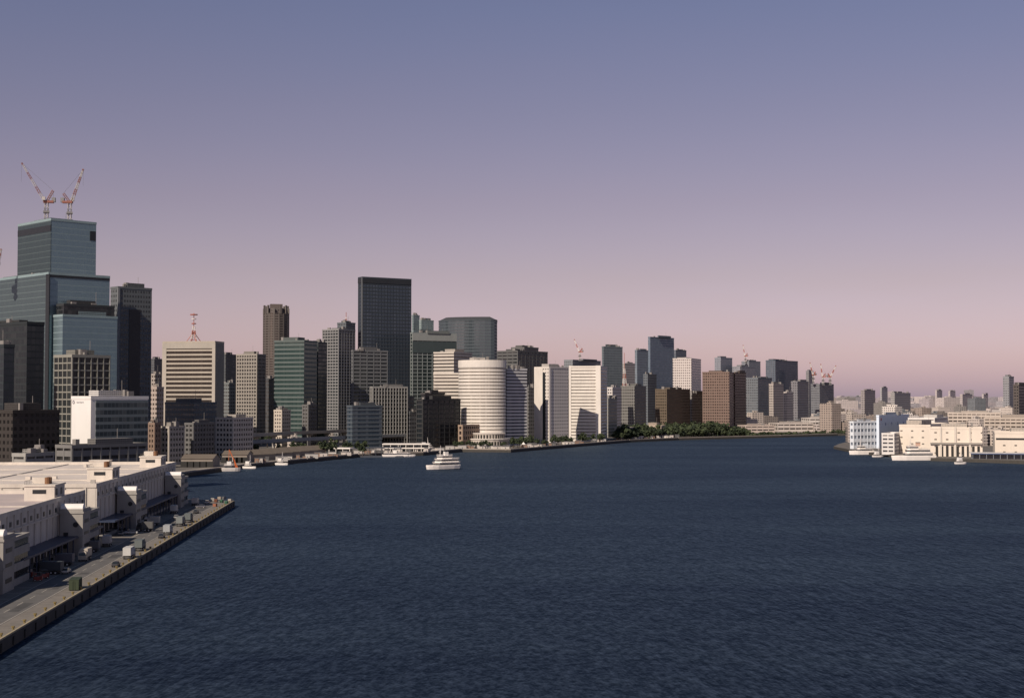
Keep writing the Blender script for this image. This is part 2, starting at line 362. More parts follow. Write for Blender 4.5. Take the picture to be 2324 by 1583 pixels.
# tall dark tower
rt, plK = tower(812, 822, 933, 629, 1700, 58, "skyscraper", "very tall dark slate office tower with fine window rows", "skyscraper", wall=(.028, .038, .052), glass=(.065, .090, .125), fh=4.2, fv=.45, bay=2.8, metal=.5, piers=4.2, pierw=.5, ins=.2, plant=0, var=.2)
for s_ in 'LR': strip(rt, plK, s_, 0, 1, Z(641, 1700), Z(630, 1700), DK, "dark_top_band", .45)
strip(rt, plK, 'L', -.02, .15, DECK, Z(629, 1700), plain((.11, .12, .13)), "corner_fin", .7)
tower(797, 801, 880, 796, 1500, 55, "office_tower", "grey banded office tower below the dark skyscraper", wall=(.14, .148, .155), glass=(.03, .04, .045), fh=3.8, fv=.55, piers=9)
tower(840, 846, 925, 879, 1400, 60, "office_block", "grey block with pale vertical fins", wall=(.25, .25, .24), glass=(.026, .032, .034), fh=3.8, fv=.8, piers=3.2, pierw=.6, pierp=.6, var=.15)
tower(787, 800, 868, 922, 1330, 50, "office_block", "blue-grey glazed block with flat roof", wall=(.08, .10, .12), glass=(.045, .07, .10), fh=3.8, fv=.6, metal=.4)
tower(932, 938, 987, 752, 2050, 45, "office_tower", "pale teal tower behind the dark one", wall=(.22, .28, .29), glass=(.12, .17, .18), style='shader', fh=4, bay=3, fu=.9, fv=.6)
tower(934, 938, 952, 716, 2100, 45, "office_tower", "thin teal tower top with tilted crown", wall=(.18, .23, .24), glass=(.12, .17, .18), style='shader')
tower(951, 956, 984, 727, 2080, 45, "office_tower", "pale teal cylindrical office top", wall=(.24, .30, .30), glass=(.14, .2, .2), style='shader')
# curved glass block
D = 1950
arc = [(X(992, D), D+38)] + [(X(992, D)+(X(1100, D)-X(992, D))*(1-math.cos(a)), D+38-34*math.sin(a)) for a in [math.pi/2*k/14 for k in range(1, 15)]] + [(X(1114, D), D+4.6), (X(1122, D), D+7), (X(1128, D), D+13), (X(1128, D+40), D+60), (X(1000, D), D+75)]
rt = bldg(arc, Z(726, D), "office_tower", "broad dark glass tower with curved front and domed roof", "skyscraper", wall=(.065, .085, .10), glass=(.09, .12, .14), fh=4.2, fv=.6, metal=.6, bay=2.5, plant=0, var=.12, ins=.15)
mb = MB(); L = [(p[0]-rt.location.x, p[1]-rt.location.y) for p in arc]
mb.frust(offset(L, .4), offset(L, -10), Z(726, D)-DECK+.4, Z(717, D)-DECK, 0); mb.obj("roof_dome", [plain((.05, .055, .06))], rt)
rt, pl = tower(931, 936, 1036, 756, 1680, 58, "office_tower", "grey-green tower with pale vertical grid and blank crown", wall=(.21, .24, .235), glass=(.035, .052, .054), fh=4.2, fv=.78, piers=6.5, pierw=.7, metal=.4, var=.15)
strip(rt, pl, 'R', 0, 1, Z(772, 1680), Z(756, 1680), plain((.25, .27, .26)), "blank_crown", .6)
strip(rt, pl, 'R', 0, 1, Z(800, 1680), Z(774, 1680), plain((.05, .07, .07), .3), "louvre_band", .4)
tower(984, 1030, 1072, 800, 1560, 30, "office_block", "cream stepped block with balcony bands", wall=(.56, .52, .46), glass=(.09, .085, .08), fh=3.6, fv=.45)
tower(984, 1045, 1068, 848, 1480, 20, "office_block", "lower cream wing with balcony bands", wall=(.56, .52, .46), glass=(.09, .085, .08), fh=3.6, fv=.45, plant=0)
tower(945, 960, 1045, 908, 1350, 35, "office_block", "low black glass waterfront building with stepped roof", wall=(.032, .034, .036), glass=(.026, .033, .04), fh=4.2, fv=.7, metal=.4, piers=8, var=.15)
tower(955, 965, 1010, 893, 1375, 35, "office_block", "stepped upper storeys of dark glass", wall=(.05, .05, .05), glass=(.03, .035, .04), fh=4.2, fv=.7)
# round fronted hotel
D = 1425; cx = X(1097, D)
front = [(cx+25*math.cos(a), D+26*math.sin(a)*.9) for a in [math.radians(165+k*(170/24)) for k in range(25)]]
poly = front+[(X(1147, D), D+22), (X(1050, D), D+32)]
rt = bldg(poly, Z(819, D-22), "hotel_tower", "white waterfront hotel tower with curved ribbon-windowed front", "hotel", wall=(.70, .66, .60), glass=(.22, .20, .17), fh=3.3, fv=.36, metal=.1, ins=.4, plant=1)
mb = MB(); L = [(p[0]-rt.location.x, p[1]-rt.location.y) for p in poly]; mb.prism(offset(L, .35), Z(834, D)-DECK, Z(820, D-22)-DECK, 0, top=False); mb.obj("blank_crown", [plain((.68, .645, .59))], rt)
pc = circ(10, -14, 21, 24); mb = MB(); mb.prism(pc, -.4, 7, 0, 1); mb.prism(offset(pc, .8), 7.02, 8, 1, 1, True, True); mb.prism(offset(pc, -4), 8, 12.5, 0, 1); mb.prism(offset(pc, -3.4), 12.52, 13.3, 1, 1, True, True)
mb.obj("podium", [facade((.55, .50, .44), (.05, .05, .045), 3, 6.5, .7, .6, .2), plain((.66, .62, .56))], rt)
tower(1145, 1150, 1196, 838, 1430, 52, "hotel_tower", "grey-white hotel wing with continuous window rows", "hotel", wall=(.60, .60, .60), glass=(.09, .10, .125), fh=3.3, fv=.5, metal=.3)
tower(1040, 1050, 1090, 966, 1375, 30, "restaurant_block", "low tan brick arcade building beside the hotel", "building", wall=(.32, .24, .18), glass=(.04, .03, .03), fh=5, fv=.6, piers=4, pierw=1.2, plant=0)
tower(1128, 1175, 1243, 797, 1620, 35, "office_tower", "dark grey banded tower with stepped roof", wall=(.115, .12, .12), glass=(.035, .04, .045), fh=3.8, fv=.5, piers=8)
tower(1160, 1190, 1222, 789, 1640, 35, "office_tower", "upper stepped storeys in dark grey", wall=(.12, .12, .12), glass=(.05, .05, .055), style='shader')
# slotted white slab
rt, pl = tower(1213, 1246, 1290, 834, 1480, 40, "office_tower", "white slab tower split by a dark vertical slot", wall=(.66, .62, .57), glass=(.12, .12, .12), style='shader', fh=3.6, bay=3, fu=.4, fv=.35, var=.2)
strip(rt, pl, 'L', .25, .42, DECK, Z(845, 1480), DK, "vertical_slot", .3)
strip(rt, pl, 'L', .42, 1.0, DECK, Z(834, 1480), plain((.67, .63, .57)), "blank_wall", .6)
strip(rt, pl, 'R', .0, .10, DECK, Z(834, 1480), plain((.6, .57, .54)), "corner_pier", .6)
rt, pl = tower(1292, 1362, 1378, 832, 1560, 12, "office_tower", "bright white tower with thin horizontal window rows", wall=(.73, .69, .62), glass=(.20, .18, .16), fh=3.5, fv=.32, metal=.1, plant=0)
strip(rt, pl, 'L', -.02, .14, DECK, Z(829, 1560), plain((.72, .68, .62)), "blank_corner_shaft", .7)
strip(rt, pl, 'L', .94, 1.01, DECK, Z(829, 1560), plain((.72, .68, .62)), "corner_pier", .5)
rows = [  # rows labelled hazy have distance haze mixed into wall and glass colours
 (1280, 1300, 1370, 817, 2500, 30, (.20, .22, .24), (.1, .12, .13), "grey-blue block behind the white towers"),
 (1366, 1370, 1413, 787, 2250, 50, (.13, .16, .18), (.10, .12, .14), "dark blue-grey glass tower"),
 (1413, 1418, 1441, 825, 2350, 40, (.40, .38, .37), (.12, .12, .12), "slim pinkish grey tower"),
 (1441, 1446, 1471, 795, 2500, 40, (.16, .20, .24), (.14, .17, .2), "slim blue-grey glass tower"),
 (1471, 1476, 1530, 765, 2600, 40, (.13, .17, .22), (.13, .17, .22), "tall blue-grey glass tower with vertical seams"),
 (1528, 1534, 1558, 795, 2800, 40, (.12, .14, .17), (.1, .12, .15), "dark glass tower behind the pale slab"),
 (1527, 1569, 1591, 814, 2200, 20, (.60, .56, .53), (.22, .2, .2), "pale cream slab tower"),
 (1594, 1655, 1666, 845, 2020, 15, (.20, .14, .115), (.045, .035, .03), "reddish brown tower with square windows"),
 (1662, 1668, 1693, 846, 2080, 30, (.12, .085, .07), (.04, .03, .03), "darker block painted as shaded side of the brown tower"),  # shaded right side of the reddish tower, darkened by colour
 (1409, 1440, 1466, 877, 1900, 30, (.18, .18, .17), (.05, .05, .05), "grey gridded office block"),
 (1378, 1390, 1410, 880, 1850, 30, (.60, .57, .54), (.1, .1, .1), "white block with window rows"),
 (1487, 1513, 1566, 884, 1960, 30, (.13, .10, .07), (.035, .03, .022), "ochre and dark brown office block"),
 (1555, 1570, 1600, 893, 2050, 30, (.26, .25, .24), (.07, .07, .07), "grey block behind the trees"),
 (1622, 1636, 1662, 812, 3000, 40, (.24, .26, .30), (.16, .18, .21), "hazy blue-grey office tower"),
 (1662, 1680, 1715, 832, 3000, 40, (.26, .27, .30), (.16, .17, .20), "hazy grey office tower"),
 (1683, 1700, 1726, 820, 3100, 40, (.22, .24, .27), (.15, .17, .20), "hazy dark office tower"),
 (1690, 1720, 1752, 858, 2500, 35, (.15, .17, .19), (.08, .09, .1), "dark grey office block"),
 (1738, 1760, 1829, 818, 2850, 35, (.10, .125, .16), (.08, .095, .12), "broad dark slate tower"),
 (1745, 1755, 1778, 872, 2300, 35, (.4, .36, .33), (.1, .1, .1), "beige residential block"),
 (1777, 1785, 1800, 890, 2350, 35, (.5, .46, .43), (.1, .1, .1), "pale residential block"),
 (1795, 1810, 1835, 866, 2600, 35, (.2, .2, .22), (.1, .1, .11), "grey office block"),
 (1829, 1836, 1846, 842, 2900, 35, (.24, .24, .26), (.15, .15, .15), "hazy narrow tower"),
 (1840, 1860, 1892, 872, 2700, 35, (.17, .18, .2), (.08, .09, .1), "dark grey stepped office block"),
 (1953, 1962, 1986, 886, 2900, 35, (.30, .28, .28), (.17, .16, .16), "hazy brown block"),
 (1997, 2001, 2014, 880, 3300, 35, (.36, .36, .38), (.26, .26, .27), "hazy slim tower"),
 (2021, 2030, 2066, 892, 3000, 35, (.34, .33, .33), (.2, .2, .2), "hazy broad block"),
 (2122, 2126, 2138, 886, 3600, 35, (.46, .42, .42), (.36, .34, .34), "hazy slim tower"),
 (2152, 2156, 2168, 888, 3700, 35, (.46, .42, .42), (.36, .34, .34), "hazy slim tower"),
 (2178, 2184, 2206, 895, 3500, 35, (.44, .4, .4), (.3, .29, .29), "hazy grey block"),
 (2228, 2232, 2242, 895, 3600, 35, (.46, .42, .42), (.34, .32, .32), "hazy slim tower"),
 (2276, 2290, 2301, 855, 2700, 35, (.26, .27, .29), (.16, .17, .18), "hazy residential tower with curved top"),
 (2299, 2312, 2345, 874, 1900, 35, (.10, .085, .08), (.04, .04, .04), "dark brown block with gridded front"),
 (2312, 2330, 2360, 880, 2200, 35, (.3, .27, .25), (.1, .1, .1), "beige block"),
 (340, 352, 369, 850, 1500, 30, (.34, .31, .28), (.08, .07, .06), "tan apartment block"),
 (340, 356, 372, 880, 1250, 30, (.40, .34, .30), (.08, .07, .06), "pinkish apartment block"),
 (503, 512, 538, 805, 2100, 30, (.07, .08, .09), (.05, .06, .06), "dark distant office block"),
 (600, 610, 624, 860, 1600, 30, (.06, .065, .07), (.05, .05, .05), "dark office block"),
 (505, 520, 540, 870, 1650, 30, (.15, .17, .17), (.06, .06, .06), "grey office block"),
 (340, 350, 368, 815, 2200, 30, (.09, .1, .11), (.06, .06, .07), "dark distant block"),
 (375, 440, 492, 915, 1150, 35, (.11, .13, .14), (.07, .08, .09), "grey low office block"),
 (1035, 1060, 1100, 830, 1650, 30, (.3, .28, .26), (.08, .08, .08), "grey block behind the hotel"),
 (868, 890, 940, 900, 1500, 30, (.07, .085, .10), (.05, .05, .06), "dark office block"),
 (925, 930, 960, 935, 1420, 40, (.12, .13, .14), (.05, .05, .06), "dark grey low block"),
 (1195, 1200, 1216, 880, 1560, 40, (.16, .16, .16), (.05, .05, .05), "dark grey slab"),
 (1285, 1290, 1296, 860, 1620, 40, (.3, .28, .26), (.05, .05, .05), "grey slab"),
 (1372, 1380, 1400, 905, 1720, 30, (.3, .3, .28), (.08, .08, .08), "grey low block"),
 (1460, 1470, 1490, 850, 2200, 30, (.13, .15, .17), (.08, .09, .1), "dark grey block"),
]
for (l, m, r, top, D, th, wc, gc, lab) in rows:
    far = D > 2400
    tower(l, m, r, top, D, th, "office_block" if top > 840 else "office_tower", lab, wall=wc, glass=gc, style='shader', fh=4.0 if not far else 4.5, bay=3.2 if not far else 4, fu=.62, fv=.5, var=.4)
low = [
 (490, 530, 575, 950, 1120, 25, (.54, .50, .45), (.05, .05, .05), "white low office with square window grid"),
 (622, 640, 660, 932, 1350, 25, (.50, .45, .38), (.05, .05, .05), "cream low building with arched roof sign"),
 (686, 700, 720, 920, 1380, 25, (.13, .13, .13), (.04, .04, .04), "dark low office building"),
 (337, 352, 366, 962, 1000, 25, (.24, .17, .13), (.05, .04, .03), "small brown brick building"),
 (366, 385, 420, 970, 1010, 25, (.4, .37, .33), (.06, .06, .06), "small white building with flat roof"),
 (420, 440, 488, 962, 1040, 25, (.14, .14, .14), (.05, .05, .05), "small grey depot building"),
 (1463, 1500, 1512, 967, 1700, 20, (.5, .42, .34), (.08, .06, .05), "low tan pavilion beside the park"),
 (1395, 1420, 1440, 972, 1665, 20, (.42, .38, .33), (.08, .06, .05), "low beige pavilion near the seawall"),
]
for (l, m, r, top, D, th, wc, gc, lab) in low:
    tower(l, m, r, top, D, th, "low_office", lab, wall=wc, glass=gc, fh=3.5, fv=.5, piers=3.5, pierw=1.1)

def text(body, size, loc, rotz, mat, parent, name, depth=.1, sp_=1.0):
    cu = bpy.data.curves.new(name, 'FONT'); cu.body = body; cu.size = size; cu.extrude = depth; cu.align_x = 'CENTER'; cu.space_character = sp_
    tmp = bpy.data.objects.new("tmp", cu); COL.objects.link(tmp)
    dg = bpy.context.evaluated_depsgraph_get(); dg.update()
    me = bpy.data.meshes.new_from_object(tmp.evaluated_get(dg)); bpy.data.objects.remove(tmp)
    o = bpy.data.objects.new(name, me); COL.objects.link(o); me.materials.clear(); me.materials.append(mat)
    o.location = loc; o.rotation_euler = (math.pi/2, 0, rotz); o.parent = parent; return o

# long pale low halls on the river bank
for b0_, b1_, D, hh, c, lab in ((1690, 1760, 1945, 9, (.48, .41, .36), "long tan low market hall by the river"), (1765, 1850, 1990, 11, (.52, .47, .43), "long pale low market hall by the river"), (1855, 1925, 1985, 9, (.54, .49, .46), "pale low market hall with flat roof"), (1840, 1905, 2080, 17, (.60, .56, .52), "white low market hall with upper deck")):
    x0, x1 = X(b0_, D), X(b1_, D); y0 = D+ (x0-340)*.1
    rt = bldg([(x0, y0), (x1, y0+10), (x1-4, y0+50), (x0-4, y0+40)], DECK+hh, "market_hall", lab, "building", wall=c, glass=(.08, .07, .07), fh=4.5, fv=.4, piers=9, plant=1)

# ------------------------------------------------------------------ low-rise city
EXP = [(X(430, 1140), 1140), (X(560, 1200), 1200), (X(700, 1290), 1290), (X(830, 1380), 1380), (X(950, 1440), 1440)]
MONO = [(X(340, 1090), 1090), (X(480, 1190), 1190), (X(640, 1330), 1330), (X(800, 1450), 1450), (X(960, 1500), 1500)]
for path in (EXP, MONO):
    for (a, b), (c, d) in zip(path[:-1], path[1:]):
        for k in range(8): placed.append((a+(c-a)*k/8, b+(d-b)*k/8, 7))
def roadY(x):
    for (a, b), (c, d) in zip(EXP[:-1], EXP[1:]):
        if a <= x <= c: return b+(d-b)*(x-a)/(c-a)
    return 1140 if x < EXP[0][0] else 1500
def free(x, y, r):
    for a, b, c in placed:
        if (a-x)**2+(b-y)**2 < (c+r)**2: return False
    return True
pal = [(.58, .52, .47), (.46, .41, .38), (.30, .285, .27), (.68, .64, .60), (.20, .175, .16), (.37, .31, .27), (.19, .21, .23), (.52, .46, .41)]
lm = [facade(c, (.06, .06, .065), 2.6+.3*i, 3.1, .5+.04*(i % 4), .42, .2) for i, c in enumerate(pal)]
rm = [plain(c, .9) for c in ((.25, .24, .23), (.42, .40, .37), (.14, .17, .17), (.22, .17, .14))]
def block(mb, x, y, sx, sy, h, rot, mi, ri, z=0):
    mb.box(x, y, z-.3, sx, sy, h+.3, rot, mi, ri)
    c, s = math.cos(rot), math.sin(rot)
    for k in range(2):
        a, b = R.uniform(-.3, .3)*sx, R.uniform(-.3, .3)*sy
        mb.box(x+a*c-b*s, y+a*s+b*c, z+h-.05, sx*R.uniform(.15, .35), sy*R.uniform(.15, .35), R.uniform(1.5, 3.5), rot, mi, ri)
def scatter(n, b0, b1, d0, d1, h0, h1, s0, s1, grp, cond=None, pw=1.0):
    c = 0; tries = 0
    while c < n and tries < n*30:
        tries += 1
        D = d0+(d1-d0)*R.random()**pw; x = X(R.uniform(b0, b1), D); sx, sy = R.uniform(s0, s1), R.uniform(s0, s1)*.8
        if not free(x, D, max(sx, sy)*.55): continue
        if cond and not cond(x, D): continue
        placed.append((x, D, max(sx, sy)*.5)); h = h0+(h1-h0)*R.random()**2.2
        mb = MB(); mi = R.randrange(len(pal)); block(mb, 0, 0, sx, sy, h, R.uniform(.3, .7), 0, 1)
        o = mb.obj("low_rise_building", [lm[mi], R.choice(rm)], None, (x, D, DECK))
        nm = ["cream", "beige", "greyish tan", "white", "brown", "tan", "grey", "sandy"][mi]
        tag(o, "%s low rise city building with flat roof" % nm, "building", grp); c += 1
inrow = lambda x, y: y > 1900+.18*max(0, x-432)
scatter(110, 1600, 2420, 1950, 3000, 7, 26, 9, 28, "low rise city buildings", inrow)
scatter(60, 1860, 2420, 1950, 2700, 14, 40, 12, 30, "low rise city buildings", inrow)
scatter(46, 1850, 2420, 3000, 5200, 18, 54, 20, 46, "low rise city buildings")
scatter(60, 340, 1000, 1190, 2000, 5, 14, 8, 26, "low rise city buildings", lambda x, y: x < -60 and y > roadY(x)+14)
scatter(12, -60, 340, 900, 1500, 8, 40, 20, 36, "low rise city buildings")
mb = MB()
for i in range(1500):
    D = 3600+9000*R.random()**1.3; x = X(R.uniform(1850 if D < 5000 else -100, 2450), D); h = 10+42*R.random()**2.2
    if R.random() < .07 and D > 5000: h += R.uniform(15, 60)
    block(mb, x, D, R.uniform(20, 70), R.uniform(20, 50), h, R.uniform(.2, .8), R.randrange(3), 3, DECK)
o = mb.obj("distant_city", [facade((.40, .36, .37), (.27, .25, .27), 6, 4, .5, .5, 0), facade((.30, .29, .31), (.23, .22, .24), 6, 4, .5, .5, 0), facade((.50, .45, .43), (.33, .31, .31), 6, 4, .5, .5, 0), plain((.34, .31, .31))])  # pale, low-contrast colours carry the distance haze
o["kind"] = "stuff"; tag(o, "hazy distant city blocks on the horizon", "city")

# ------------------------------------------------------------------ cranes and masts
RED = plain((.36, .10, .06), .5); WHT = plain((.66, .63, .6), .5); GRY = plain((.2, .2, .2), .6); STEEL = plain((.09, .09, .09), .6)
REDD = plain((.24, .09, .065), .5); WHTD = plain((.45, .43, .41), .5)
def crane(x, y, z, mh, jl, elev, az, w=2.2, seg=16, r=.16, label="red and white luffing crane on a tower roof", RED=REDD, WHT=WHTD):
    rt = root("tower_crane", (x, y, z), label, "crane", "construction cranes")
    mb = MB(); mb.lattice((0, 0, -1), (0, 0, mh), w, 8, r*1.3, (0, 1), 2); mb.box(0, 0, -1, w*2.2, w*2.2, 1.2, 0, 2); mb.box(0, 0, mh*.45, w*1.9, w*1.9, 1.4, .3, 2)
    mb.obj("mast", [GRY, WHT, GRY], rt)
    c, s = math.cos(az), math.sin(az)
    def q(a, h): return (a*c, a*s, mh+h)
    mb = MB(); mb.box(-1.5*c, -1.5*s, mh, w*3.2, w*1.4, 1.6, az, 0); mb.box(-5*c, -5*s, mh+.6, 2.5, w*1.3, 3.2, az, 1); mb.obj("machinery_deck", [RED, GRY], rt)
    mb = MB(); mb.box(1.5*c-s*2, 1.5*s+c*2, mh+1.65, 2, 1.8, 2.4, az, 0); mb.obj("cab", [WHT], rt)
    e = (jl*math.cos(elev), jl*math.sin(elev)); mb = MB(); mb.lattice(q(1.5, 1.6), q(e[0], e[1]+1.6), w*.75, seg, r, (1, 0), 3, w*.35); mb.obj("jib", [RED, WHT], rt)
    mb = MB(); mb.lattice(q(-.5, 1.5), q(-4.5, jl*.28), w*.6, 5, r, (0, 0), 3); mb.obj("back_mast", [RED], rt)
    mb = MB(); mb.tube(q(-4.5, jl*.28), q(e[0]*.98, e[1]*.98+1.6), .07, 3); mb.tube(q(-4.5, jl*.28), q(-5, 2), .07, 3); mb.tube(q(e[0], e[1]+1.6), q(e[0], max(4, e[1]*.55)), .06, 3); mb.obj("cable", [STEEL], rt)
    return rt
zt = Z(497, 1000)+.5
crane(X(101, 1012), 1012, zt, 13, 32, math.radians(57), math.radians(188)); crane(X(154, 1014), 1014, zt-1, 14, 25, math.radians(68), math.radians(4))
crane(X(-14, 1000), 1000, Z(622, 990), 6, 12, math.radians(70), math.radians(0))
for b, top, D, e_, az in ((1692, 823, 3100, 78, 170), (1846, 868, 2700, 72, 200), (1868, 872, 2710, 80, 170), (1884, 872, 2720, 60, 10), (1316, 817, 2510, 65, 170)):
    crane(X(b, D), D, Z(top, D), 14, 24, math.radians(e_), math.radians(az), 2.4, 10, .3, "red luffing crane over a distant construction block", RED, WHT)
def mast(b, e0, e1, D, w, label, dishes=False):
    z0, z1 = Z(e0, D), Z(e1, D); h = z1-z0
    rt = root("lattice_mast", (X(b, D), D, z0), label, "mast")
    mb = MB(); mb.lattice((0, 0, -1), (0, 0, h*.55), w, 8, .28, (0, 1), 2, w*.3); mb.tube((0, 0, h*.5), (0, 0, h), .35, 6, 0)
    mb.obj("lattice_frame", [RED, WHT], rt)
    if dishes:
        for k, hh in ((0, .62), (1, .78), (2, .93)):
            mb = MB(); mb.prism(circ(0, 0, 3.6 if k == 2 else 2.2, 10), h*hh, h*hh+.9, 0, None, True, True); mb.obj("antenna_platform", [RED if k != 1 else WHT], rt)
        for a in range(4): mb = MB(); mb.tube((8*math.cos(a*1.57+.5), 8*math.sin(a*1.57+.5), -1), (0, 0, h*.35), .35, 4, 0); mb.obj("stay", [RED], rt)
mast(439, 776, 710, 1345, 5, "red and white lattice antenna mast on an office roof", True)
mast(1417, 880, 800, 2240, 7, "red and white lattice mast beside a glass tower")
mast(785, 733, 708, 1690, 3, "thin red lattice antenna on a residential tower roof")

# ------------------------------------------------------------------ quay warehouses
CRM = (.60, .555, .49)
wallm = plain(CRM, .8, 0, .34, .25, .2); roofw = plain((.62, .565, .51), .85, 0, .28, .08, 1); roof2 = plain((.46, .40, .385), .85, 0, .25, .06, 1); greym = plain((.33, .315, .29), .8, 0, .38, .3, .2)
lightm = plain((.80, .78, .75), .6); blue = plain((.03, .045, .09), .5); darkm = plain((.018, .018, .018), .7); brown = plain((.2, .1, .05), .8)
def warehouse(s0, s1, dep, h, tow, label, roofmat=None):
    x, y = P(s0, 26); rt = root("quay_warehouse", (x, y, DECK), label, "warehouse", "quay warehouses", PHI); Ln = s1-s0
    mb = MB(); bd = [(-dep, 0), (0, 0), (0, Ln), (-dep, Ln)]; mb.prism(bd, -.4, h-1.2, 0, 1)
    for k in range(int(Ln/7)+1):
        mb.box(.15, min(Ln-.5, .5+k*7), 5.5, .5, .8, h-6.8, 0, 0)
    mb.box(.25, Ln/2, h-5.4, .3, Ln, .5, 0, 0)
    for k in range(int(dep/7)): mb.box(-3.5-k*7, -.15, .0, .8, .5, h-1.4, 0, 0)
    mb.obj("wall", [wallm, roofmat or roofw], rt)
    mb = MB(); mb.ring(offset(bd, .25), .5, h-1.3, h, 0)
    for k in range(1, int(dep/48)): mb.box(-k*48, Ln/2, h-1.19, .8, Ln-2, .35, 0, 0)
    for k in range(1, int(Ln/40)): mb.box(-dep/2, k*40, h-1.18, dep-2, .5, .3, 0, 0)
    mb.obj("roof", [wallm, greym], rt)
    for k in range(14):
        mb = MB(); vx, vy, vs = -R.uniform(4, dep-4), R.uniform(3, Ln-3), R.uniform(.8, 2.2); mb.box(vx, vy, h-1.19, vs, R.uniform(.8, 2.4), R.uniform(.5, 1.3), 0, 0); mb.obj("roof_vent", [greym if k % 3 else wallm], rt)
    n = int(Ln/7)
    for k in range(n):
        g = MB(); g.box(.06, 4+k*7, 1.1, .2, 5, 4.2, 0, 0); g.obj("loading_door", [darkm], rt)
        g = MB(); g.box(.06, 4+k*7, h-4.3, .2, 1.6, 1.3, 0, 0); g.obj("window", [DK], rt)
    mb = MB(); mb.box(3.2, Ln/2, 5.3, 6.4, Ln-1, .6, 0, 0, bot=True)
    for k in range(n): mb.box(6.1, 4+k*7+3.5, 0, .35, .35, 5.3, 0, 0)
    mb.obj("canopy", [blue], rt)
    mb = MB(); mb.box(1.4, Ln/2, -.3, 2.8, Ln-1, 1.35, 0, 0); mb.obj("loading_dock", [greym], rt)
    for ts in tow:
        y0 = ts-s0
        mb = MB(); mb.box(4.2, y0-6, -.3, 6.8, 10, 14.3, 0, 0); mb.box(4.2, y0-6, 5.6, 7.1, 10.3, .5, 0, 0, bot=True); mb.box(4.2, y0-6, 12.6, 7.3, 10.5, .6, 0, 0, bot=True)
        mb.obj("stair_tower", [greym], rt)
        g = MB(); g.tube((5.5, y0-11.2, 9.3), (5.5, y0-10.9, 9.3), .8, 14, 0); g.obj("round_window", [DK], rt)
        for kk in range(2):
            g = MB(); g.box(2.6, y0-11.0, 2.2+3.6*kk, 1.4, .3, 1.2, 0, 0); g.obj("window", [DK], rt)
        for kk in range(3):
            g = MB(); g.box(7.6, y0-6, 2.2+3.7*kk, .2, 5.5, 1.1, 0, 0); g.obj("window", [DK], rt)
        g = MB(); nseg = 12
        for k2 in range(nseg):
            a0, a1 = math.pi*k2/nseg, math.pi*(k2+1)/nseg
            ya, za, yb, zb = y0-9+1.9*math.cos(a0), 14+1.5*math.sin(a0), y0-9+1.9*math.cos(a1), 14+1.5*math.sin(a1)
            g.face([(.9, ya, za), (7.5, ya, za), (7.5, yb, zb), (.9, yb, zb)][::-1], 0)
        for xx, rv in ((.9, 1), (7.5, 0)):
            pts = [(xx, y0-9+1.9*math.cos(math.pi*k2/nseg), 14+1.5*math.sin(math.pi*k2/nseg)) for k2 in range(nseg+1)]
            g.face(pts[::-1] if rv else pts, 0)
        g.obj("barrel_roof", [lightm], rt)
        mb = MB(); y1 = y0-1+9.5
        for k in range(3):
            mb.box(3.6, y1, -.3+3.9*k, 5.6, 19, 2.0, 0, 0, bot=True)
            gg = MB(); gg.box(3.5, y1, 1.6+3.9*k, 5.0, 18.4, 1.95, 0, 0); gg.obj("window_band", [glassm((.02, .024, .028), 2, .2, .2, .15)], rt)
        mb.box(3.6, y1, 11.4, 5.6, 19, .9, 0, 0, bot=True); mb.obj("office_annex", [greym], rt)
        g = MB(); g.box(-6, y0-2, h-1.2, 9, 13, 4.4, 0, 0); g.box(-6, y0-2, h+3.2, 9.6, 13.6, .5, 0, 0, bot=True); g.box(-8, y0+1, h+3.7, 4, 5, 1.8, 0, 0); g.obj("roof_penthouse", [wallm], rt)
        for k in range(2): g = MB(); g.tube((-4.5, y0-5+2.4*k, h+3.7), (-4.5, y0-5+2.4*k, h+5.7), .8, 8, 0); g.obj("water_tank", [brown], rt)
        g = MB()
        for k in range(8): g.tube((-10.4, y0-8.3+k*1.8, h+3.7), (-10.4, y0-8.3+k*1.8, h+4.8), .06, 3, 0)
        g.tube((-10.4, y0-8.3, h+4.8), (-10.4, y0+4, h+4.8), .06, 3, 0); g.obj("railing", [STEEL], rt)
        if ts in (165, 352):
            g = MB(); g.box(-26, y0-14, h-1.2, 8, 6, 3.2, 0, 0); g.box(-26, y0-14, h+2.0, 8.6, 6.6, .4, 0, 0, bot=True); g.obj("roof_penthouse", [wallm], rt)
        g = MB(); g.box(-6, y0-8.56, h+1.0, 4, .12, 1.2, 0, 0); g.obj("window", [DK], rt)
        for kk in range(2): g = MB(); g.box(-1.44, y0-6+6*kk, h+.4, .12, 2.0, 2.0, 0, 0); g.obj("window", [DK], rt)
    return rt
warehouse(-40, 82, 150, 17.5, [80], "long cream warehouse with white flat roof on the quay")
warehouse(92, 190, 150, 17.5, [165], "cream warehouse with blue canopy over its loading docks", roof2)
warehouse(207, 374, 150, 18.5, [250, 352], "long cream warehouse with two stair towers on the quay")

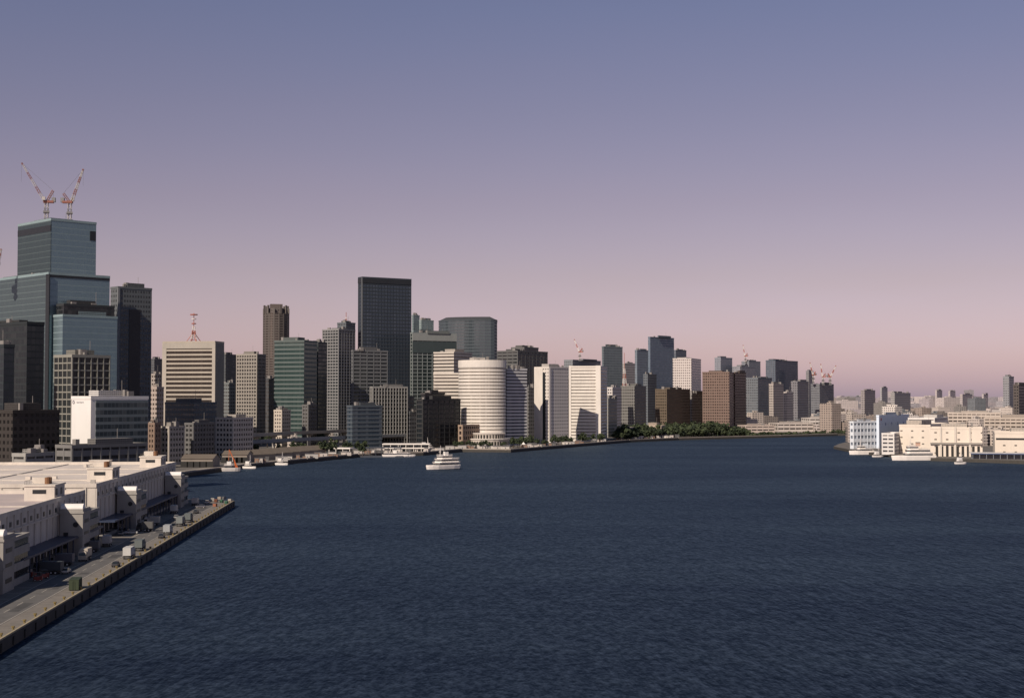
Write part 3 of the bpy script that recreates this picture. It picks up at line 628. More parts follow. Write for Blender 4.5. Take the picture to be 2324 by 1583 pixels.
# quay surfacing
def sheet(name, s0, s1, w0, w1, z, mat):
    mb = MB(); a, b, c, d = P(s0, w0), P(s1, w0), P(s1, w1), P(s0, w1)
    mb.face([(*d, z), (*a, z), (*b, z), (*c, z)] , 0); o = mb.obj(name, [mat]); struct(o); return o
def asph(c, nm):
    return plain(c, .9, 0, .5, .35, 1, nm)
sheet("pavement", -200, 379, .5, 26, DECK+.006, asph((.185, .17, .15), "old_concrete"))
sheet("road", -200, 372, 5.5, 14.5, DECK+.012, asph((.115, .113, .11), "asphalt"))
whiteline = plain((.42, .39, .34), .8, 0, .5, 2, 1)
sheet("road_marking", -200, 372, 5.8, 5.98, DECK+.018, whiteline); sheet("road_marking", -200, 372, 14.0, 14.25, DECK+.018, whiteline)
for k in range(40): sheet("road_marking", -60+k*11, -55+k*11, 9.8, 9.97, DECK+.018, whiteline)
for k in range(30): sheet("road_marking", 60+k*10.5, 60.25+k*10.5, 14.6, 18, DECK+.018, whiteline)
patch = asph((.065, .065, .065), "asphalt_patch")
for k in range(9): a = 40+k*36+R.uniform(-9, 9); sheet("asphalt_patch", a, a+R.uniform(4, 14), R.uniform(6.2, 8), R.uniform(9, 9.7), DECK+.015, patch)
mb = MB(); x, y = P(86, .35); mb.box(0, 0, 0, .5, 586, .35, PHI, 0); o = mb.obj("kerb", [plain((.35, .3, .2), .8, 0, .5, .4, 1)], None, (x, y, DECK)); struct(o)
bolm = plain((.20, .155, .06), .6); fend = plain((.03, .029, .027), .8)
bm = MB(); bm.tube((0, 0, 0), (0, 0, .5), .25, 8); bm.tube((0, 0, .5), (0, 0, .75), .4, 8); bo = None
fm = MB(); fm.box(.12, 0, -2.0, .24, .7, 1.7, 0, 0); fo = None
for k in range(46):
    x, y = P(-20+k*8.7, 1.3)
    if bo is None: bo = bm.obj("mooring_bollard", [bolm]); b = bo
    else: b = bo.copy(); COL.objects.link(b)
    b.location = (x, y, DECK+.02); tag(b, "dull yellow mooring bollard on the quay edge", "bollard", "bollards along the quay")
    x, y = P(-16+k*8.7, 0)
    if fo is None: fo = fm.obj("quay_fender", [fend]); b = fo
    else: b = fo.copy(); COL.objects.link(b)
    b.location = (x, y, DECK-.2); b.rotation_euler = (0, 0, PHI); tag(b, "black rubber fender on the quay wall", "fender", "fenders along the quay")

# ------------------------------------------------------------------ vehicles
rub = plain((.015, .015, .015), .8); vgl = plain((.02, .025, .03), .15)
def wheels(rt, ys, hw, r=.5):
    for y in ys:
        for sx in (-1, 1):
            g = MB(); g.tube((sx*(hw-.3), y, r), (sx*hw, y, r), r, 10, 0); g.tube((sx*hw, y, r), (sx*(hw+.02), y, r), r*.5, 8, 1); g.obj("wheel", [rub, WHT], rt)
def truck(x, y, rot, cabc, boxc, L=8.5, label="box truck", bh=2.3):
    rt = root("box_truck", (x, y, DECK+.014), label, "truck", "trucks on the quay", rot)
    g = MB(); g.box(0, -.9, 1.15, 2.3, L-2.2, bh, 0, 0, bot=True)
    for k in range(int(L-2.2)): g.box(0, -L/2+.5+k, 1.17, 2.35, .06, bh-.04, 0, 0)
    g.obj("cargo_box", [plain(boxc, .6, 0, .2, .8)], rt)
    g = MB(); p = [(-1.15, L/2-2), (1.15, L/2-2), (1.15, L/2), (-1.15, L/2)]; q = [(-1.1, L/2-2), (1.1, L/2-2), (1.1, L/2-.35), (-1.1, L/2-.35)]
    g.prism(p, .5, 1.6, 0); g.frust(p, q, 1.6, 2.7, 0); g.box(0, L/2-1, 2.7, 1.8, 1.2, .35, 0, 0); g.obj("cab", [plain(cabc, .4, 0, .1)], rt)
    g = MB(); g.face([(-1, L/2+.02, 1.65), (1, L/2+.02, 1.65), (.95, L/2-.27, 2.5), (-.95, L/2-.27, 2.5)][::-1], 0); g.obj("windscreen", [vgl], rt)
    for sx in (-1, 1): g = MB(); g.box(sx*1.13, L/2-.9, 1.65, .08, 1.1, .75, 0, 0); g.obj("side_window", [vgl], rt)
    g = MB(); g.box(0, 0, .55, 1.0, L-1, .35, 0, 0, bot=True); g.box(0, -L/2+.3, .45, 2.3, .15, .25, 0, 0, bot=True); g.obj("chassis", [STEEL], rt)
    wheels(rt, (L/2-1.1, -L/2+1.6, -L/2+2.8), 1.2); return rt
def car(x, y, rot, c, label):
    rt = root("parked_car", (x, y, DECK+.014), label, "car", "cars on the quay", rot)
    g = MB(); p = [(-.85, -2.2), (.85, -2.2), (.85, 2.2), (-.85, 2.2)]; g.frust(offset(p, -.08), p, .3, .6, 0); g.frust(p, offset(p, -.08), .6, .95, 0)
    g.box(0, -.3, 1.42, 1.3, 2.0, .06, 0, 0); g.obj("body", [plain(c, .35, 0, .05)], rt)
    g = MB(); g.frust([(-.78, -1.8), (.78, -1.8), (.78, 1.1), (-.78, 1.1)], [(-.66, -1.35), (.66, -1.35), (.66, .6), (-.66, .6)], .95, 1.42, 0); g.obj("window", [vgl], rt)
    wheels(rt, (1.4, -1.4), .86, .32); return rt
whc, grn, redc, blk = (.55, .54, .52), (.05, .12, .07), (.25, .05, .04), (.03, .03, .035)
TR = [(395, 1164, 0, whc, (.48, .47, .45), 7, "white box truck parked on the quay"), (410, 1192, 0, (.1, .12, .12), (.18, .2, .2), 8, "grey box truck parked on the quay"), (428, 1184, 0, blk, (.12, .14, .14), 7, "dark green box truck parked on the quay"),
      (381, 1212, 0, whc, (.33, .35, .36), 7, "light grey box truck near the quay edge"), (293, 1266, 0, (.4, .4, .4), (.50, .50, .48), 8, "white box truck near the quay edge"),
      (318, 1248, 0, (.05, .08, .1), (.12, .14, .14), 7, "dark box truck near the quay edge"), (243, 1238, .1, whc, (.44, .43, .41), 8, "white box truck reversing at the dock"),
      (193, 1270, 3.14, (.42, .38, .32), (.46, .42, .36), 8, "cream box truck driving along the quay"), (443, 1146, 0, whc, (.46, .44, .42), 7, "white box truck at the quay end"), (110, 1302, 1.4, blk, (.06, .07, .08), 8, "dark truck backed to the loading dock"),
      (140, 1283, 1.5, (.2, .2, .2), (.1, .1, .12), 7, "dark grey truck backed to the loading dock"), (345, 1192, 1.5, whc, (.4, .4, .38), 6, "white truck backed to the second dock"), (330, 1205, 1.5, blk, (.1, .1, .1), 6, "dark truck backed to the second dock"), (205, 1252, 1.5, blk, (.12, .12, .13), 6, "black truck backed to the loading dock")]
for b, e_, rr, cc_, bc, L_, lab in TR:
    x, y = G(b, e_); truck(x, y, PHI+rr, cc_, bc, L_, lab)
for b, e_, c, lab in ((263, 1285, blk, "black van on the quay road"), (247, 1212, whc, "white car parked by the warehouse"), (275, 1213, (.3, .3, .3), "grey car parked by the warehouse"), (298, 1211, whc, "white car parked by the warehouse"),
                   (367, 1220, blk, "dark car near the quay edge"), (262, 1206, blk, "dark car parked by the warehouse"), (350, 1180, (.4, .4, .4), "silver car by the dock"), (470, 1142, whc, "white car at the quay end"),
                   (286, 1206, blk, "black car parked by the warehouse"), (310, 1200, (.35, .35, .36), "silver car parked by the warehouse"), (455, 1152, (.1, .1, .12), "dark car at the quay end"), (400, 1176, (.3, .3, .3), "grey car parked on the quay road"), (150, 1300, (.4, .4, .38), "silver car beside the loading dock"), (445, 1164, blk, "black car on the quay road")):
    x, y = G(b, e_); car(x, y, PHI+R.choice((0, 1.57 if e_ < 1215 else 0)), c, lab)
def forklift(x, y, rot):
    rt = root("forklift", (x, y, DECK+.014), "small red forklift working by the loading dock", "forklift", "forklifts by the dock", rot)
    g = MB(); g.box(0, -.3, .3, 1.2, 2.0, .9, 0, 0, bot=True); g.box(0, -1.1, .4, 1.2, .5, 1.0, 0, 0); g.obj("body", [plain(redc, .5)], rt)
    g = MB()
    for a, b in ((-.5, -.9), (.5, -.9), (.5, .5), (-.5, .5)): g.tube((a, b, 1.1), (a, b, 2.2), .05, 4)
    g.box(0, -.2, 2.2, 1.2, 1.6, .08, 0, 0, bot=True); g.obj("overhead_guard", [STEEL], rt)
    for a in (-.35, .35): g = MB(); g.box(a, .85, .1, .12, .12, 2.6, 0, 0); g.box(a, 1.5, .1, .14, 1.2, .06, 0, 0, bot=True); g.obj("fork_mast", [STEEL], rt)
    wheels(rt, (.4, -.9), .6, .28)
for b, e_ in ((84, 1318), (98, 1312), (75, 1308)): x, y = G(b, e_); forklift(x, y, R.uniform(0, 6))
def container(x, y, rot, c, label, L=6, name="shipping_container", sc_=1.0):
    rt = root(name, (x, y, DECK+.02), label, "container" if L > 4 else "crate", None, rot); rt.scale = (sc_, sc_, sc_); g = MB(); g.box(0, 0, .1, 2.4, L, 2.5, 0, 0, bot=True)
    for k in range(int(L/.5)): g.box(0, -L/2+.4+k*.5, .2, 2.5, .2, 2.25, 0, 0)
    g.box(0, 0, 2.58, 2.46, L+.05, .1, 0, 0); g.obj("body", [plain(c, .6)], rt)
    for a in (-.6, .6): g = MB(); g.box(a, -L/2-.05, .2, 1.1, .08, 2.2, 0, 0); g.tube((a*.5, -L/2-.14, .2), (a*.5, -L/2-.14, 2.3), .03, 4); g.obj("door", [plain(c, .6)], rt)
x, y = G(171, 1336); container(x, y, PHI+.1, (.035, .05, .025), "dark green container standing on the quay edge")
for b, e_, c, lab in ((490, 1139, (.3, .12, .07), "dull orange crate at the quay end"), (503, 1140, (.06, .16, .1), "green crate at the quay end"), (514, 1143, (.07, .2, .13), "green crate stacked at the quay end"), (522, 1138, (.4, .38, .34), "white crate at the quay end"), (498, 1133, (.35, .3, .25), "tan crate at the quay end"), (488, 1149, (.3, .12, .07), "orange crate near the quay edge"), (508, 1133, (.2, .2, .2), "grey crate at the quay end"), (482, 1136, (.4, .38, .34), "pale crate at the quay end")):
    x, y = G(b, e_); container(x, y, R.uniform(0, 3), c, lab, 3, "cargo_crate", .5)

# ------------------------------------------------------------------ Trees
leaf = [plain((.034, .050, .022), .9, 0, .5, .8, 1), plain((.050, .068, .030), .9, 0, .5, .8, 1), plain((.018, .029, .014), .9, 0, .5, .8, 1)]
bark = plain((.08, .06, .045), .9)
def crown(mb, x, y, z0, h, r, nclump=16, nl=14, ls=1.0):
    for c in range(nclump):
        a = R.uniform(0, 6.28); rr = r*math.sqrt(R.random())*.8; zz = z0+h*(.35+.6*R.random()*(1-.5*rr/r)); cr_ = r*R.uniform(.25, .42); m = R.randrange(3)
        for k in range(nl):
            d = Vector((R.gauss(0, 1), R.gauss(0, 1), R.gauss(0, .8))).normalized()*cr_*R.uniform(.6, 1)
            p = Vector((x+rr*math.cos(a), y+rr*math.sin(a), zz))+d
            n = (d.normalized()+Vector((R.uniform(-.5, .5), R.uniform(-.5, .5), R.uniform(-.2, .7)))).normalized(); u = n.orthogonal().normalized(); v = n.cross(u); s = ls*R.uniform(.6, 1.2)
            mb.face([p-u*s-v*s*.6, p+u*s-v*s, p+u*s*.8+v*s, p-u*s*.7+v*s*.9], m)
variants = []
for k in range(4):
    t_ = MB(); t_.tube((0, 0, -.3), (0, 0, 4.5), .35, 6, 0, .2)
    for a in range(4): t_.tube((0, 0, 3.2+.3*a), (2*math.cos(a*1.6+k), 2*math.sin(a*1.6+k), 6.5), .14, 4, 0, .05)
    c_ = MB(); crown(c_, 0, 0, 1.5, 8.5, 3.6, 18, 16, .55)
    variants.append((t_, c_))
vm = []
def tree(x, y, s, grp="waterfront trees", lab="leafy dark green tree on the waterfront promenade"):
    k = R.randrange(4)
    rt = root("tree", (x, y, DECK), lab, "tree", grp, R.uniform(0, 6)); rt.scale = (s, s, s*R.uniform(.9, 1.1))
    while len(vm) < 4: i = len(vm); vm.append((variants[i][0].obj("trunk", [bark], rt).data, variants[i][1].obj("crown", leaf, rt).data)); [bpy.data.objects.remove(o) for o in list(rt.children)]
    for nm_, me in zip(("trunk", "crown"), vm[k]):
        o = bpy.data.objects.new(nm_, me); COL.objects.link(o); o.parent = rt
def shore(x):
    for (a, b), (c, d) in zip(west[5:15], west[6:16]):
        if a <= x <= c: return b+(d-b)*(x-a)/max(1e-3, c-a)
    return 1800
for i in range(70):
    x = R.uniform(0, 140); y = shore(x)+R.uniform(12, 55)
    if free(x, y, 1): tree(x, y, R.uniform(.6, 1.05))
for i in range(48):
    D = R.uniform(1150, 1480); x = X(R.uniform(480, 830), D)
    if free(x, D, 2): tree(x, D, R.uniform(.8, 1.3), "street trees", "dark green street tree between low buildings")
for i in range(14):
    x = R.uniform(-60, -5); y = shore(x)+R.uniform(10, 40)
    if free(x, y, 1): tree(x, y, R.uniform(.6, .9))
mb = MB()
for i in range(440):
    x = R.uniform(122, 296); y = shore(x)+R.uniform(14, 150)
    if not free(x, y, 0): continue
    s = R.uniform(9, 19)*(1 if x < 270 else .65); crown(mb, x, y, DECK, s, R.uniform(4, 8), 11, 12, 1.2)
    mb.tube((x, y, DECK-.2), (x, y, DECK+s*.5), .4, 4, 0)
o = mb.obj("park_woodland", leaf); o["kind"] = "stuff"; tag(o, "dense dark green park woodland on the far shore", "woodland")
mb = MB()
for i in range(80):
    x = R.uniform(290, 470); y = shore(x) if x < 430 else 1888; y += R.uniform(8, 30); crown(mb, x, y, DECK-1.5, R.uniform(3, 7), R.uniform(3, 5), 8, 10, 1.0)
o = mb.obj("riverside_shrubs", leaf); o["kind"] = "stuff"; tag(o, "low dark green shrubs along the river bank", "shrubs")

# ------------------------------------------------------------------ shed row, expressway, terminal
brn = plain((.15, .125, .10), .85); shw = plain((.25, .22, .19), .8)
for k in range(7):
    D = 1070+k*15; b = 565+k*20; x = X(b+12, D)
    rt = root("gabled_shed", (x, D+14, DECK), "brown gabled harbour shed in a row on the quay", "shed", "row of gabled harbour sheds", -.55)
    placed.append((x, D+14, 15))
    mb = MB(); wv, dp, hh, rg = 5.2, 15, 5, 8.2
    mb.prism([(-wv, -dp), (wv, -dp), (wv, dp), (-wv, dp)], -.3, hh, 0, top=False)
    mb.face([(-wv, -dp, hh), (wv, -dp, hh), (0, -dp, rg)], 0); mb.face([(wv, dp, hh), (-wv, dp, hh), (0, dp, rg)], 0); mb.obj("wall", [shw], rt)
    mb = MB(); mb.face([(wv+.4, -dp-.5, hh-.3), (wv+.4, dp+.5, hh-.3), (0, dp+.5, rg+.1), (0, -dp-.5, rg+.1)], 0); mb.face([(-wv-.4, dp+.5, hh-.3), (-wv-.4, -dp-.5, hh-.3), (0, -dp-.5, rg+.1), (0, dp+.5, rg+.1)], 0); mb.obj("roof", [brn], rt)
    mb = MB(); mb.box(0, -dp-.05, 0, 4, .2, 3.8, 0, 0); mb.obj("door", [darkm], rt)
for (l, r, D, dpt) in ((400, 500, 960, 26), (495, 575, 1030, 24)):
    x0, x1 = X(l, D), X(r, D+40); rt = root("transit_shed", ((x0+x1)/2, D+28, DECK), "long grey brown harbour shed with shallow roof", "shed", None, .0); hl = (x1-x0)/2
    placed.append(((x0+x1)/2, D+28, hl))
    mb = MB(); mb.prism([(-hl, -12), (hl, -12), (hl, 12), (-hl, 12)], -.3, 6, 0, top=False); mb.face([(hl, -12, 6), (hl, 12, 6), (hl, 0, 8.5)], 0); mb.face([(-hl, 12, 6), (-hl, -12, 6), (-hl, 0, 8.5)], 0); mb.obj("wall", [shw], rt)
    mb = MB(); mb.face([(-hl-.5, -12.6, 5.8), (hl+.5, -12.6, 5.8), (hl+.5, 0, 8.6), (-hl-.5, 0, 8.6)], 0); mb.face([(hl+.5, 12.6, 5.8), (-hl-.5, 12.6, 5.8), (-hl-.5, 0, 8.6), (hl+.5, 0, 8.6)], 0); mb.obj("roof", [brn], rt)
    for k in range(5): mb = MB(); mb.box(-hl+hl*2*(k+.5)/5, -12.05, 0, 5, .2, 4, 0, 0); mb.obj("door", [darkm], rt)
def road_deck(pts, z, wd, label, name, col=(.22, .24, .26)):
    rt = root(name, (pts[0][0], pts[0][1], DECK), label, "elevated road"); ox, oy = pts[0]; mb = MB()
    for a, b in zip(pts[:-1], pts[1:]):
        A = Vector(a)-Vector((ox, oy)); B = Vector(b)-Vector((ox, oy)); d = B-A; ln = d.length; ang = math.atan2(d.y, d.x); c = (A+B)/2; n = Vector((-d.y, d.x))/ln
        mb.box(c.x, c.y, z-1.6-DECK, ln+2, wd, 1.6, ang, 0, 1, True)
        for s_ in (-1, 1): q = c+n*s_*(wd/2+.1); mb.box(q.x, q.y, z-1.4-DECK, ln+2, .4, 2.6, ang, 0, None, True)
        for k in range(int(ln/30)):
            q = A+d*(k+.5)/max(1, int(ln/30)); g = MB(); g.box(q.x, q.y, -.3, 2, 2.2, z-DECK-2.6, ang, 0); g.box(q.x, q.y, z-DECK-2.9, 2, wd*.9, 1.3, ang, 0, None, True); g.obj("support_pier", [plain(col)], rt)
    mb.obj("deck", [plain(col), plain((.07, .07, .07))], rt); return rt
road_deck(EXP, 13, 9, "blue-grey elevated expressway on concrete piers", "elevated_expressway")
road_deck(MONO, 17, 7, "pale concrete monorail viaduct on slender piers", "monorail_viaduct", (.33, .31, .28))
WM = plain((.82, .78, .72), .6, 0, .1)
def terminal(l, r, D, h, dp, label, rot=0.0, levels=2):
    x0, x1 = X(l, D), X(r, D); rt = root("ferry_terminal", ((x0+x1)/2, D+dp/2, DECK), label, "building", None, rot); wl = x1-x0; mb = MB()
    for k in range(levels):
        z = h/levels*k; mb.box(0, 0, z+h/levels-.9, wl, dp, .9, 0, 0, None, True)
        g = MB(); g.box(0, .8, z-.2, wl-3, dp-3, h/levels-.7+.2, 0, 0); g.obj("glazing", [glassm((.05, .06, .07), 2)], rt)
        for j in range(int(wl/6)+1): mb.box(-wl/2+.5+j*6*(wl-1)/(int(wl/6)*6), -dp/2+.5, z-.2, .4, .4, h/levels, 0, 0)
    mb.obj("canopy_roof", [WM], rt)
terminal(868, 975, 1262, 7, 16, "white two level ferry terminal with flat canopies"); terminal(716, 800, 1215, 5, 12, "low white passenger pier building", -.2, 1)
rt = root("pontoon_dock", (X(868, 1205), 1205, 0), "dark steel pontoon dock with framed gangway", "dock")
g = MB(); g.box(0, 0, -.5, 36, 9, 1.8, 0, 0); g.obj("pontoon", [plain((.05, .06, .08))], rt)
g = MB()
for k in range(7):
    for yy in (-3, 3): g.tube((-16+k*5.3, yy, 1.3), (-16+k*5.3, yy, 8), .2, 4)
g.box(0, 0, 8, 34, 8, .5, 0, 0, None, True); g.obj("gangway_frame", [plain((.05, .06, .08))], rt)
for b, D, s in ((1188, 1350, 2.6), (1253, 1425, 3.2), (1322, 1505, 3.4)):
    rt = root("tent_canopy", (X(b, D), D, DECK), "white pointed tent canopy on the promenade", "canopy", "tent canopies")
    mb = MB(); n = 6; P0 = circ(0, 0, s, n)
    for k in range(n):
        a, c = P0[k], P0[(k+1) % n]; md = ((a[0]+c[0])*.22, (a[1]+c[1])*.22, 3+s*.45)
        mb.face([(a[0], a[1], 3), (c[0], c[1], 3), md], 0); mb.face([(a[0], a[1], 3), md, (0, 0, 3+s*1.1)], 0); mb.face([(c[0], c[1], 3), (0, 0, 3+s*1.1), md], 0)
    mb.obj("fabric_roof", [WM], rt)
    for k in range(n): mb = MB(); mb.tube((*P0[k], 0), (*P0[k], 3), .12, 5); mb.obj("post", [WHT], rt)
for (a, b), (c, d) in zip(west[4:15], west[5:16]):
    dd = Vector((c-a, d-b)); ln = dd.length; n = Vector((dd.y, -dd.x))/ln; mx, my = (a+c)/2-n.x*1.5, (b+d)/2-n.y*1.5
    mb = MB(); mb.box(0, 0, -.02, ln-1, 2.2, .8, 0, 0); o = mb.obj("sea_wall", [plain((.34, .30, .26), .8, 0, .3, .2, 1)], None, (mx, my, DECK), math.atan2(dd.y, dd.x)); tag(o, "pale concrete parapet along the waterfront promenade", "wall", "waterfront parapets")
    mb = MB(); q = ((a+c)/2-n.x*9, (b+d)/2-n.y*9); mb.box(0, 0, -.3, ln+2, 10, .306, 0, 0); struct(mb.obj("pavement", [plain((.26, .235, .20), .9, 0, .3, .15, 1)], None, (q[0], q[1], DECK), math.atan2(dd.y, dd.x)))
for i in range(140):
    x = R.uniform(-205, 200); y = shore(x)+R.uniform(5, 40)
    if not free(x, y, 0): continue
    mb = MB(); c = R.choice(((.7, .66, .6), (.5, .48, .45), (.3, .2, .15), (.12, .12, .12), (.6, .55, .5))); sx, sy, h = R.uniform(2, 9), R.uniform(2, 4), R.uniform(2, 4)
    mb.box(0, 0, -.2, sx, sy, h, .3, 0); mb.box(0, 0, h-.2, sx+.5, sy+.5, .25, .3, 1, None, True); mb.box(.2, -sy/2, 0, .9, .3, 2, .3, 1)
    o = mb.obj("harbour_hut", [plain(c), GRY], None, (x, y, DECK)); tag(o, "small flat roofed harbour hut on the waterfront", "hut", "waterfront huts")

# ------------------------------------------------------------------ right bank warehouses
tower(1928, 1936, 1992, 958, 1330, 55, "cold_store", "pale blue and white cold store block on the wharf", "warehouse", wall=(.70, .75, .80), glass=(.2, .24, .3), fh=5, fv=.45, piers=5)
rt, pl = tower(1988, 1994, 2062, 944, 1345, 30, "cold_store", "pale blue-white cold store with small blue lettering", "warehouse", wall=(.66, .75, .86), glass=(.4, .48, .58), style='shader', fh=9, bay=9, fu=.1, fv=.1, depth=30)
def on_face(rt, pl, f, e_, D):
    C = Vector(pl[0]); E = Vector(pl[1]); d = (E-C).normalized(); nr = Vector((d.y, -d.x)); ln = (E-C).length
    tp = C+d*ln*f+nr*.3; return (tp.x-rt.location.x, tp.y-rt.location.y, Z(e_, D)-DECK), math.atan2(d.y, d.x), nr
for f, ch in ((.2, "ホ"), (.4, "ウ"), (.6, "ス"), (.8, "イ")):
    lc, an, nr = on_face(rt, pl, f, 965, 1350); text(ch, 3.6, lc, an, plain((.10, .14, .34)), rt, "sign_letter")
lc, an, nr = on_face(rt, pl, .06, 951, 1350); mb = MB(); mb.tube(lc, (lc[0]+nr.x*.2, lc[1]+nr.y*.2, lc[2]), 1.3, 16); mb.obj("red_emblem", [plain((.4, .10, .09))], rt)
cream = dict(wall=(.72, .65, .56), glass=(.22, .20, .17), style='shader', fh=5.5, bay=9, fu=.22, fv=.22, var=.3)
tower(2040, 2110, 2156, 966, 1215, 25, "cold_store", "long cream warehouse with small square windows on the wharf", "warehouse", **cream)
rt, pl = tower(2110, 2228, 2252, 972, 1150, 18, "cold_store", "cream warehouse with slab roof on the wharf", "warehouse", **cream)
strip(rt, pl, 'L', .0, 1.0, Z(1008, 1150), Z(1004, 1150), plain((.3, .28, .25)), "canopy_ledge", 1.6)
for k in range(9): strip(rt, pl, 'L', .05+.1*k, .10+.1*k, DECK, Z(1012, 1150), darkm, "loading_door", .2)
for f in (.22, .5, .78): strip(rt, pl, 'L', f, f+.04, DECK, Z(968, 1150), plain((.62, .57, .5)), "stair_shaft", 1.2)
rt, pl = tower(2256, 2390, 2420, 982, 1170, 15, "cold_store", "cream warehouse with dark window row", "warehouse", **cream)
strip(rt, pl, 'L', .02, .98, Z(998, 1170), Z(994, 1170), DK, "window_row", .25)
tower(2000, 2028, 2046, 985, 1205, 25, "wharf_office", "small white wharf office with balconies", "building", wall=(.7, .68, .65), glass=(.08, .08, .09), fh=3.2, fv=.45, plant=0, piers=5)
tower(2060, 2120, 2150, 950, 1330, 25, "cold_store", "white upper block behind the cream warehouse", "warehouse", wall=(.72, .70, .66), glass=(.1, .1, .1), fh=4, fv=.3, piers=8)
tower(2150, 2270, 2300, 938, 1560, 20, "apartment_block", "beige apartment block behind the warehouses", wall=(.54, .48, .42), glass=(.1, .09, .08), fh=3.4, fv=.45, piers=5)
tower(2232, 2390, 2420, 950, 1450, 20, "apartment_block", "tan apartment block with balconies", wall=(.48, .42, .36), glass=(.1, .09, .08), fh=3.4, fv=.45, piers=5)
scatter(76, 1935, 2420, 1380, 1800, 10, 26, 8, 22, "wharf district buildings", lambda x, y: x > 350 and y < 1700+(x-420)*.1 and y > 1300)
rt = root("quay_canopy", (X(2275, 1112), 1112, DECK), "long low open sided quay shed with pale roof", "shed", None, -.25)
mb = MB(); mb.box(0, 0, 4.4, 50, 10, .6, 0, 0, None, True); mb.obj("roof", [plain((.5, .5, .5))], rt)
mb = MB(); mb.box(0, -4.6, 3.6, 49, .4, .8, 0, 0, None, True); mb.obj("fascia", [plain((.07, .10, .2))], rt)
mb = MB(); mb.box(0, 0, -.2, 48, .5, 4.6, 0, 0); mb.obj("back_wall", [plain((.16, .17, .19))], rt)
for k in range(10): mb = MB(); mb.box(-23+k*5.1, -4.3, -.2, .4, .4, 3.9, 0, 0); mb.obj("post", [plain((.2, .22, .25))], rt)
for i in range(60):
    f = R.random(); x = 315+130*f; y = 1250-220*f+R.uniform(5, 13)+ (8 if f > .2 else 20)
    if not free(x, y, 0): continue
    mb = MB(); c = R.choice(((.7, .66, .6), (.5, .48, .45), (.2, .25, .4), (.12, .12, .12))); mb.box(0, 0, -.2, R.uniform(2, 6), 2.2, R.uniform(1.6, 3), .3, 0); mb.box(0, 0, 1.4, 1.4, 1.5, 1.6, .3, 1)
    o = mb.obj("quay_cargo", [plain(c), GRY], None, (x, y, DECK)); tag(o, "covered cargo stack on the wharf", "cargo", "cargo stacks on the wharf")

# ------------------------------------------------------------------ ships
def ship(x, y, rot, L, Bm, tiers, label, name="passenger_ship", hullc=(.84, .80, .75), low=(.05, .06, .1), fun=(.75, .73, .7), mastc=WHT, hh=2.6):
    rt = root(name, (x, y, 0), label, "ship", None, rot)
    def outline(k, sc_=1.0):
        pts = []
        for f, wv in ((-.5, .86), (-.3, 1), (0, 1), (.2, .95), (.35, .66), (.45, .3)): pts.append((Bm/2*wv*k, f*L*sc_))
        return pts+[(0, .5*L*(sc_+.0))]+[(-p[0], p[1]) for p in reversed(pts)]
    g = MB(); w0 = outline(.82, .94); w1 = outline(.9, .96); w2 = outline(1, 1.0); g.frust(w0, w1, -.6, .5, 1); g.frust(w1, w2, .5, hh, 0, 2)
    g.ring(outline(1.0, 1.0), .15, hh, hh+.9, 0); g.obj("hull", [plain(hullc, .45, 0, .12, .4), plain(low), plain((.3, .25, .2))], rt)
    z = hh
    for (f0, f1, wf, th) in tiers:
        bw = Bm*wf/2; p = [(-bw, f0*L), (bw, f0*L), (bw, f1*L-bw*.6), (bw*.5, f1*L), (-bw*.5, f1*L), (-bw, f1*L-bw*.6)]
        g = MB(); g.prism(p, z, z+th*.35, 0); g.prism(p, z+th*.75, z+th, 0, None, True, True); g.prism(offset(p, .5), z+th, z+th+.15, 0, None, True, True); g.obj("deck_house", [plain(hullc, .45, 0, .08, .4)], rt)
        g = MB(); g.prism(offset(p, -.12), z+th*.33, z+th*.78, 0, top=False); g.obj("window_band", [glassm((.05, .06, .07), 1.6, .2)], rt)
        g = MB()
        for k in range(14):
            for sx in (-1, 1): g.tube((sx*(bw+.3), f0*L+(f1-f0)*L*k/13*.9, z+th+.15), (sx*(bw+.3), f0*L+(f1-f0)*L*k/13*.9, z+th+1.1), .05, 3)
        for sx in (-1, 1): g.tube((sx*(bw+.3), f0*L, z+th+1.1), (sx*(bw+.3), f0*L+(f1-f0)*L*.9, z+th+1.1), .06, 3)
        g.obj("railing", [WHT], rt); z += th+.15
    g = MB(); g.box(0, -.12*L, z, 2.4, 3, 2.6, 0, 0); g.box(0, -.12*L, z+2.6, 2.5, 3.1, .5, 0, 1); g.obj("funnel", [plain(fun), DK], rt)
    g = MB(); g.tube((0, .06*L, z), (0, .04*L, z+7), .3, 6, 0, .12); g.tube((-1.8, .05*L, z+4.2), (1.8, .05*L, z+4.2), .1, 4); g.box(0, .06*L, z+2.4, 2, .5, .5, 0, 0, None, True); g.obj("mast", [mastc], rt)
    return rt
x, y = G(1003, 1065, 0)
ship(x, y, math.radians(128), 27, 8.0, [(-.46, .24, .92, 2.4), (-.44, .18, .88, 2.3), (-.25, .12, .7, 2.1)], "white three deck sightseeing ship under way on the harbour")
x, y = G(2072, 1045, 0); ship(x, y, math.radians(98), 36, 9, [(-.42, .20, .88, 2.8), (-.36, .16, .8, 2.6), (-.1, .14, .6, 2.4)], "large white patrol vessel moored at the wharf", "moored_ship", fun=(.6, .4, .3), hh=3.4)
x, y = G(1956, 1032, 0); ship(x, y, math.radians(102), 24, 6.5, [(-.36, .2, .85, 2.4), (-.1, .16, .7, 2.2)], "white moored vessel beside the cold store", "moored_ship", fun=(.5, .55, .6), hh=3)
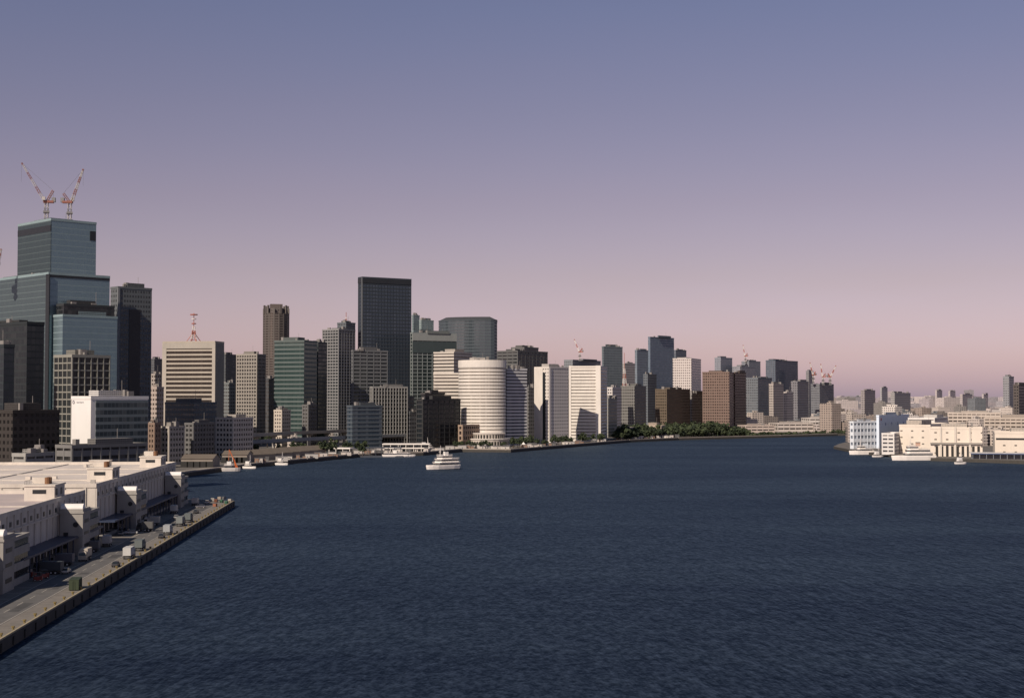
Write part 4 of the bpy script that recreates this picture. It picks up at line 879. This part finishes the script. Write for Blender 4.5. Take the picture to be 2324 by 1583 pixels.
x, y = G(968, 1027, 0); ship(x, y+0, math.radians(-72), 22, 5.5, [(-.42, .3, .9, 2.2), (-.3, .2, .8, 2.0)], "white excursion boat moored by the terminal", "moored_ship")
x, y = G(905, 1037, 0); ship(x, y, math.radians(-84), 28, 5, [(-.44, .34, .9, 2.0)], "low white water bus moored at the pontoon", "moored_ship", hh=1.4)
x, y = G(525, 1070, 0); rt = ship(x, y, math.radians(-80), 13, 4.6, [(-.35, .1, .7, 2.4)], "small white work boat with orange crane boom", "work_boat", mastc=WHT, hh=2.0, hullc=(.6, .57, .54))
g = MB(); g.tube((0, 4.5, 1.8), (0, -1.5, 15), .5, 5, 0, .28); g.tube((0, -2, 5), (0, -1.5, 15), .2, 4); g.tube((0, 3, 1.8), (0, 2, 8), .4, 5); g.obj("crane_boom", [plain((.55, .13, .03))], rt)
for b, e_ in ((567, 1064), (640, 1056), (1992, 1038), (2180, 1054)):
    x, y = G(b, e_, 0); ship(x, y-1, math.radians(R.choice((-70, -110))), 10, 3.0, [(-.3, .1, .7, 1.8)], "small white harbour launch moored at the quay", "harbour_launch", hh=1.1)
def foam():
    m, t, b = nt("foam"); tc = N(t, "ShaderNodeTexCoord"); n = N(t, "ShaderNodeTexNoise"); n.inputs['Scale'].default_value = .8; n.inputs['Detail'].default_value = 5
    t.links.new(tc.outputs['Object'], n.inputs['Vector']); b.inputs['Base Color'].default_value = (.22, .26, .30, 1); b.inputs['Roughness'].default_value = .8
    t.links.new(mth(t, 'MULTIPLY', mth(t, 'GREATER_THAN', n.outputs[0], .58), .3), b.inputs['Alpha']); return m
x, y = G(1003, 1065, 0); mb = MB(); d = Vector((math.sin(math.radians(128)), -math.cos(math.radians(128)))); n_ = Vector((-d.y, d.x))
mb.face([(-n_.x*3+d.x*12, -n_.y*3+d.y*12, .02), (-n_.x*7+d.x*60, -n_.y*7+d.y*60, .02), (n_.x*7+d.x*60, n_.y*7+d.y*60, .02), (n_.x*3+d.x*12, n_.y*3+d.y*12, .02)], 0)
o = mb.obj("wake_foam", [foam()], None, (x, y, 0)); o["kind"] = "structure"
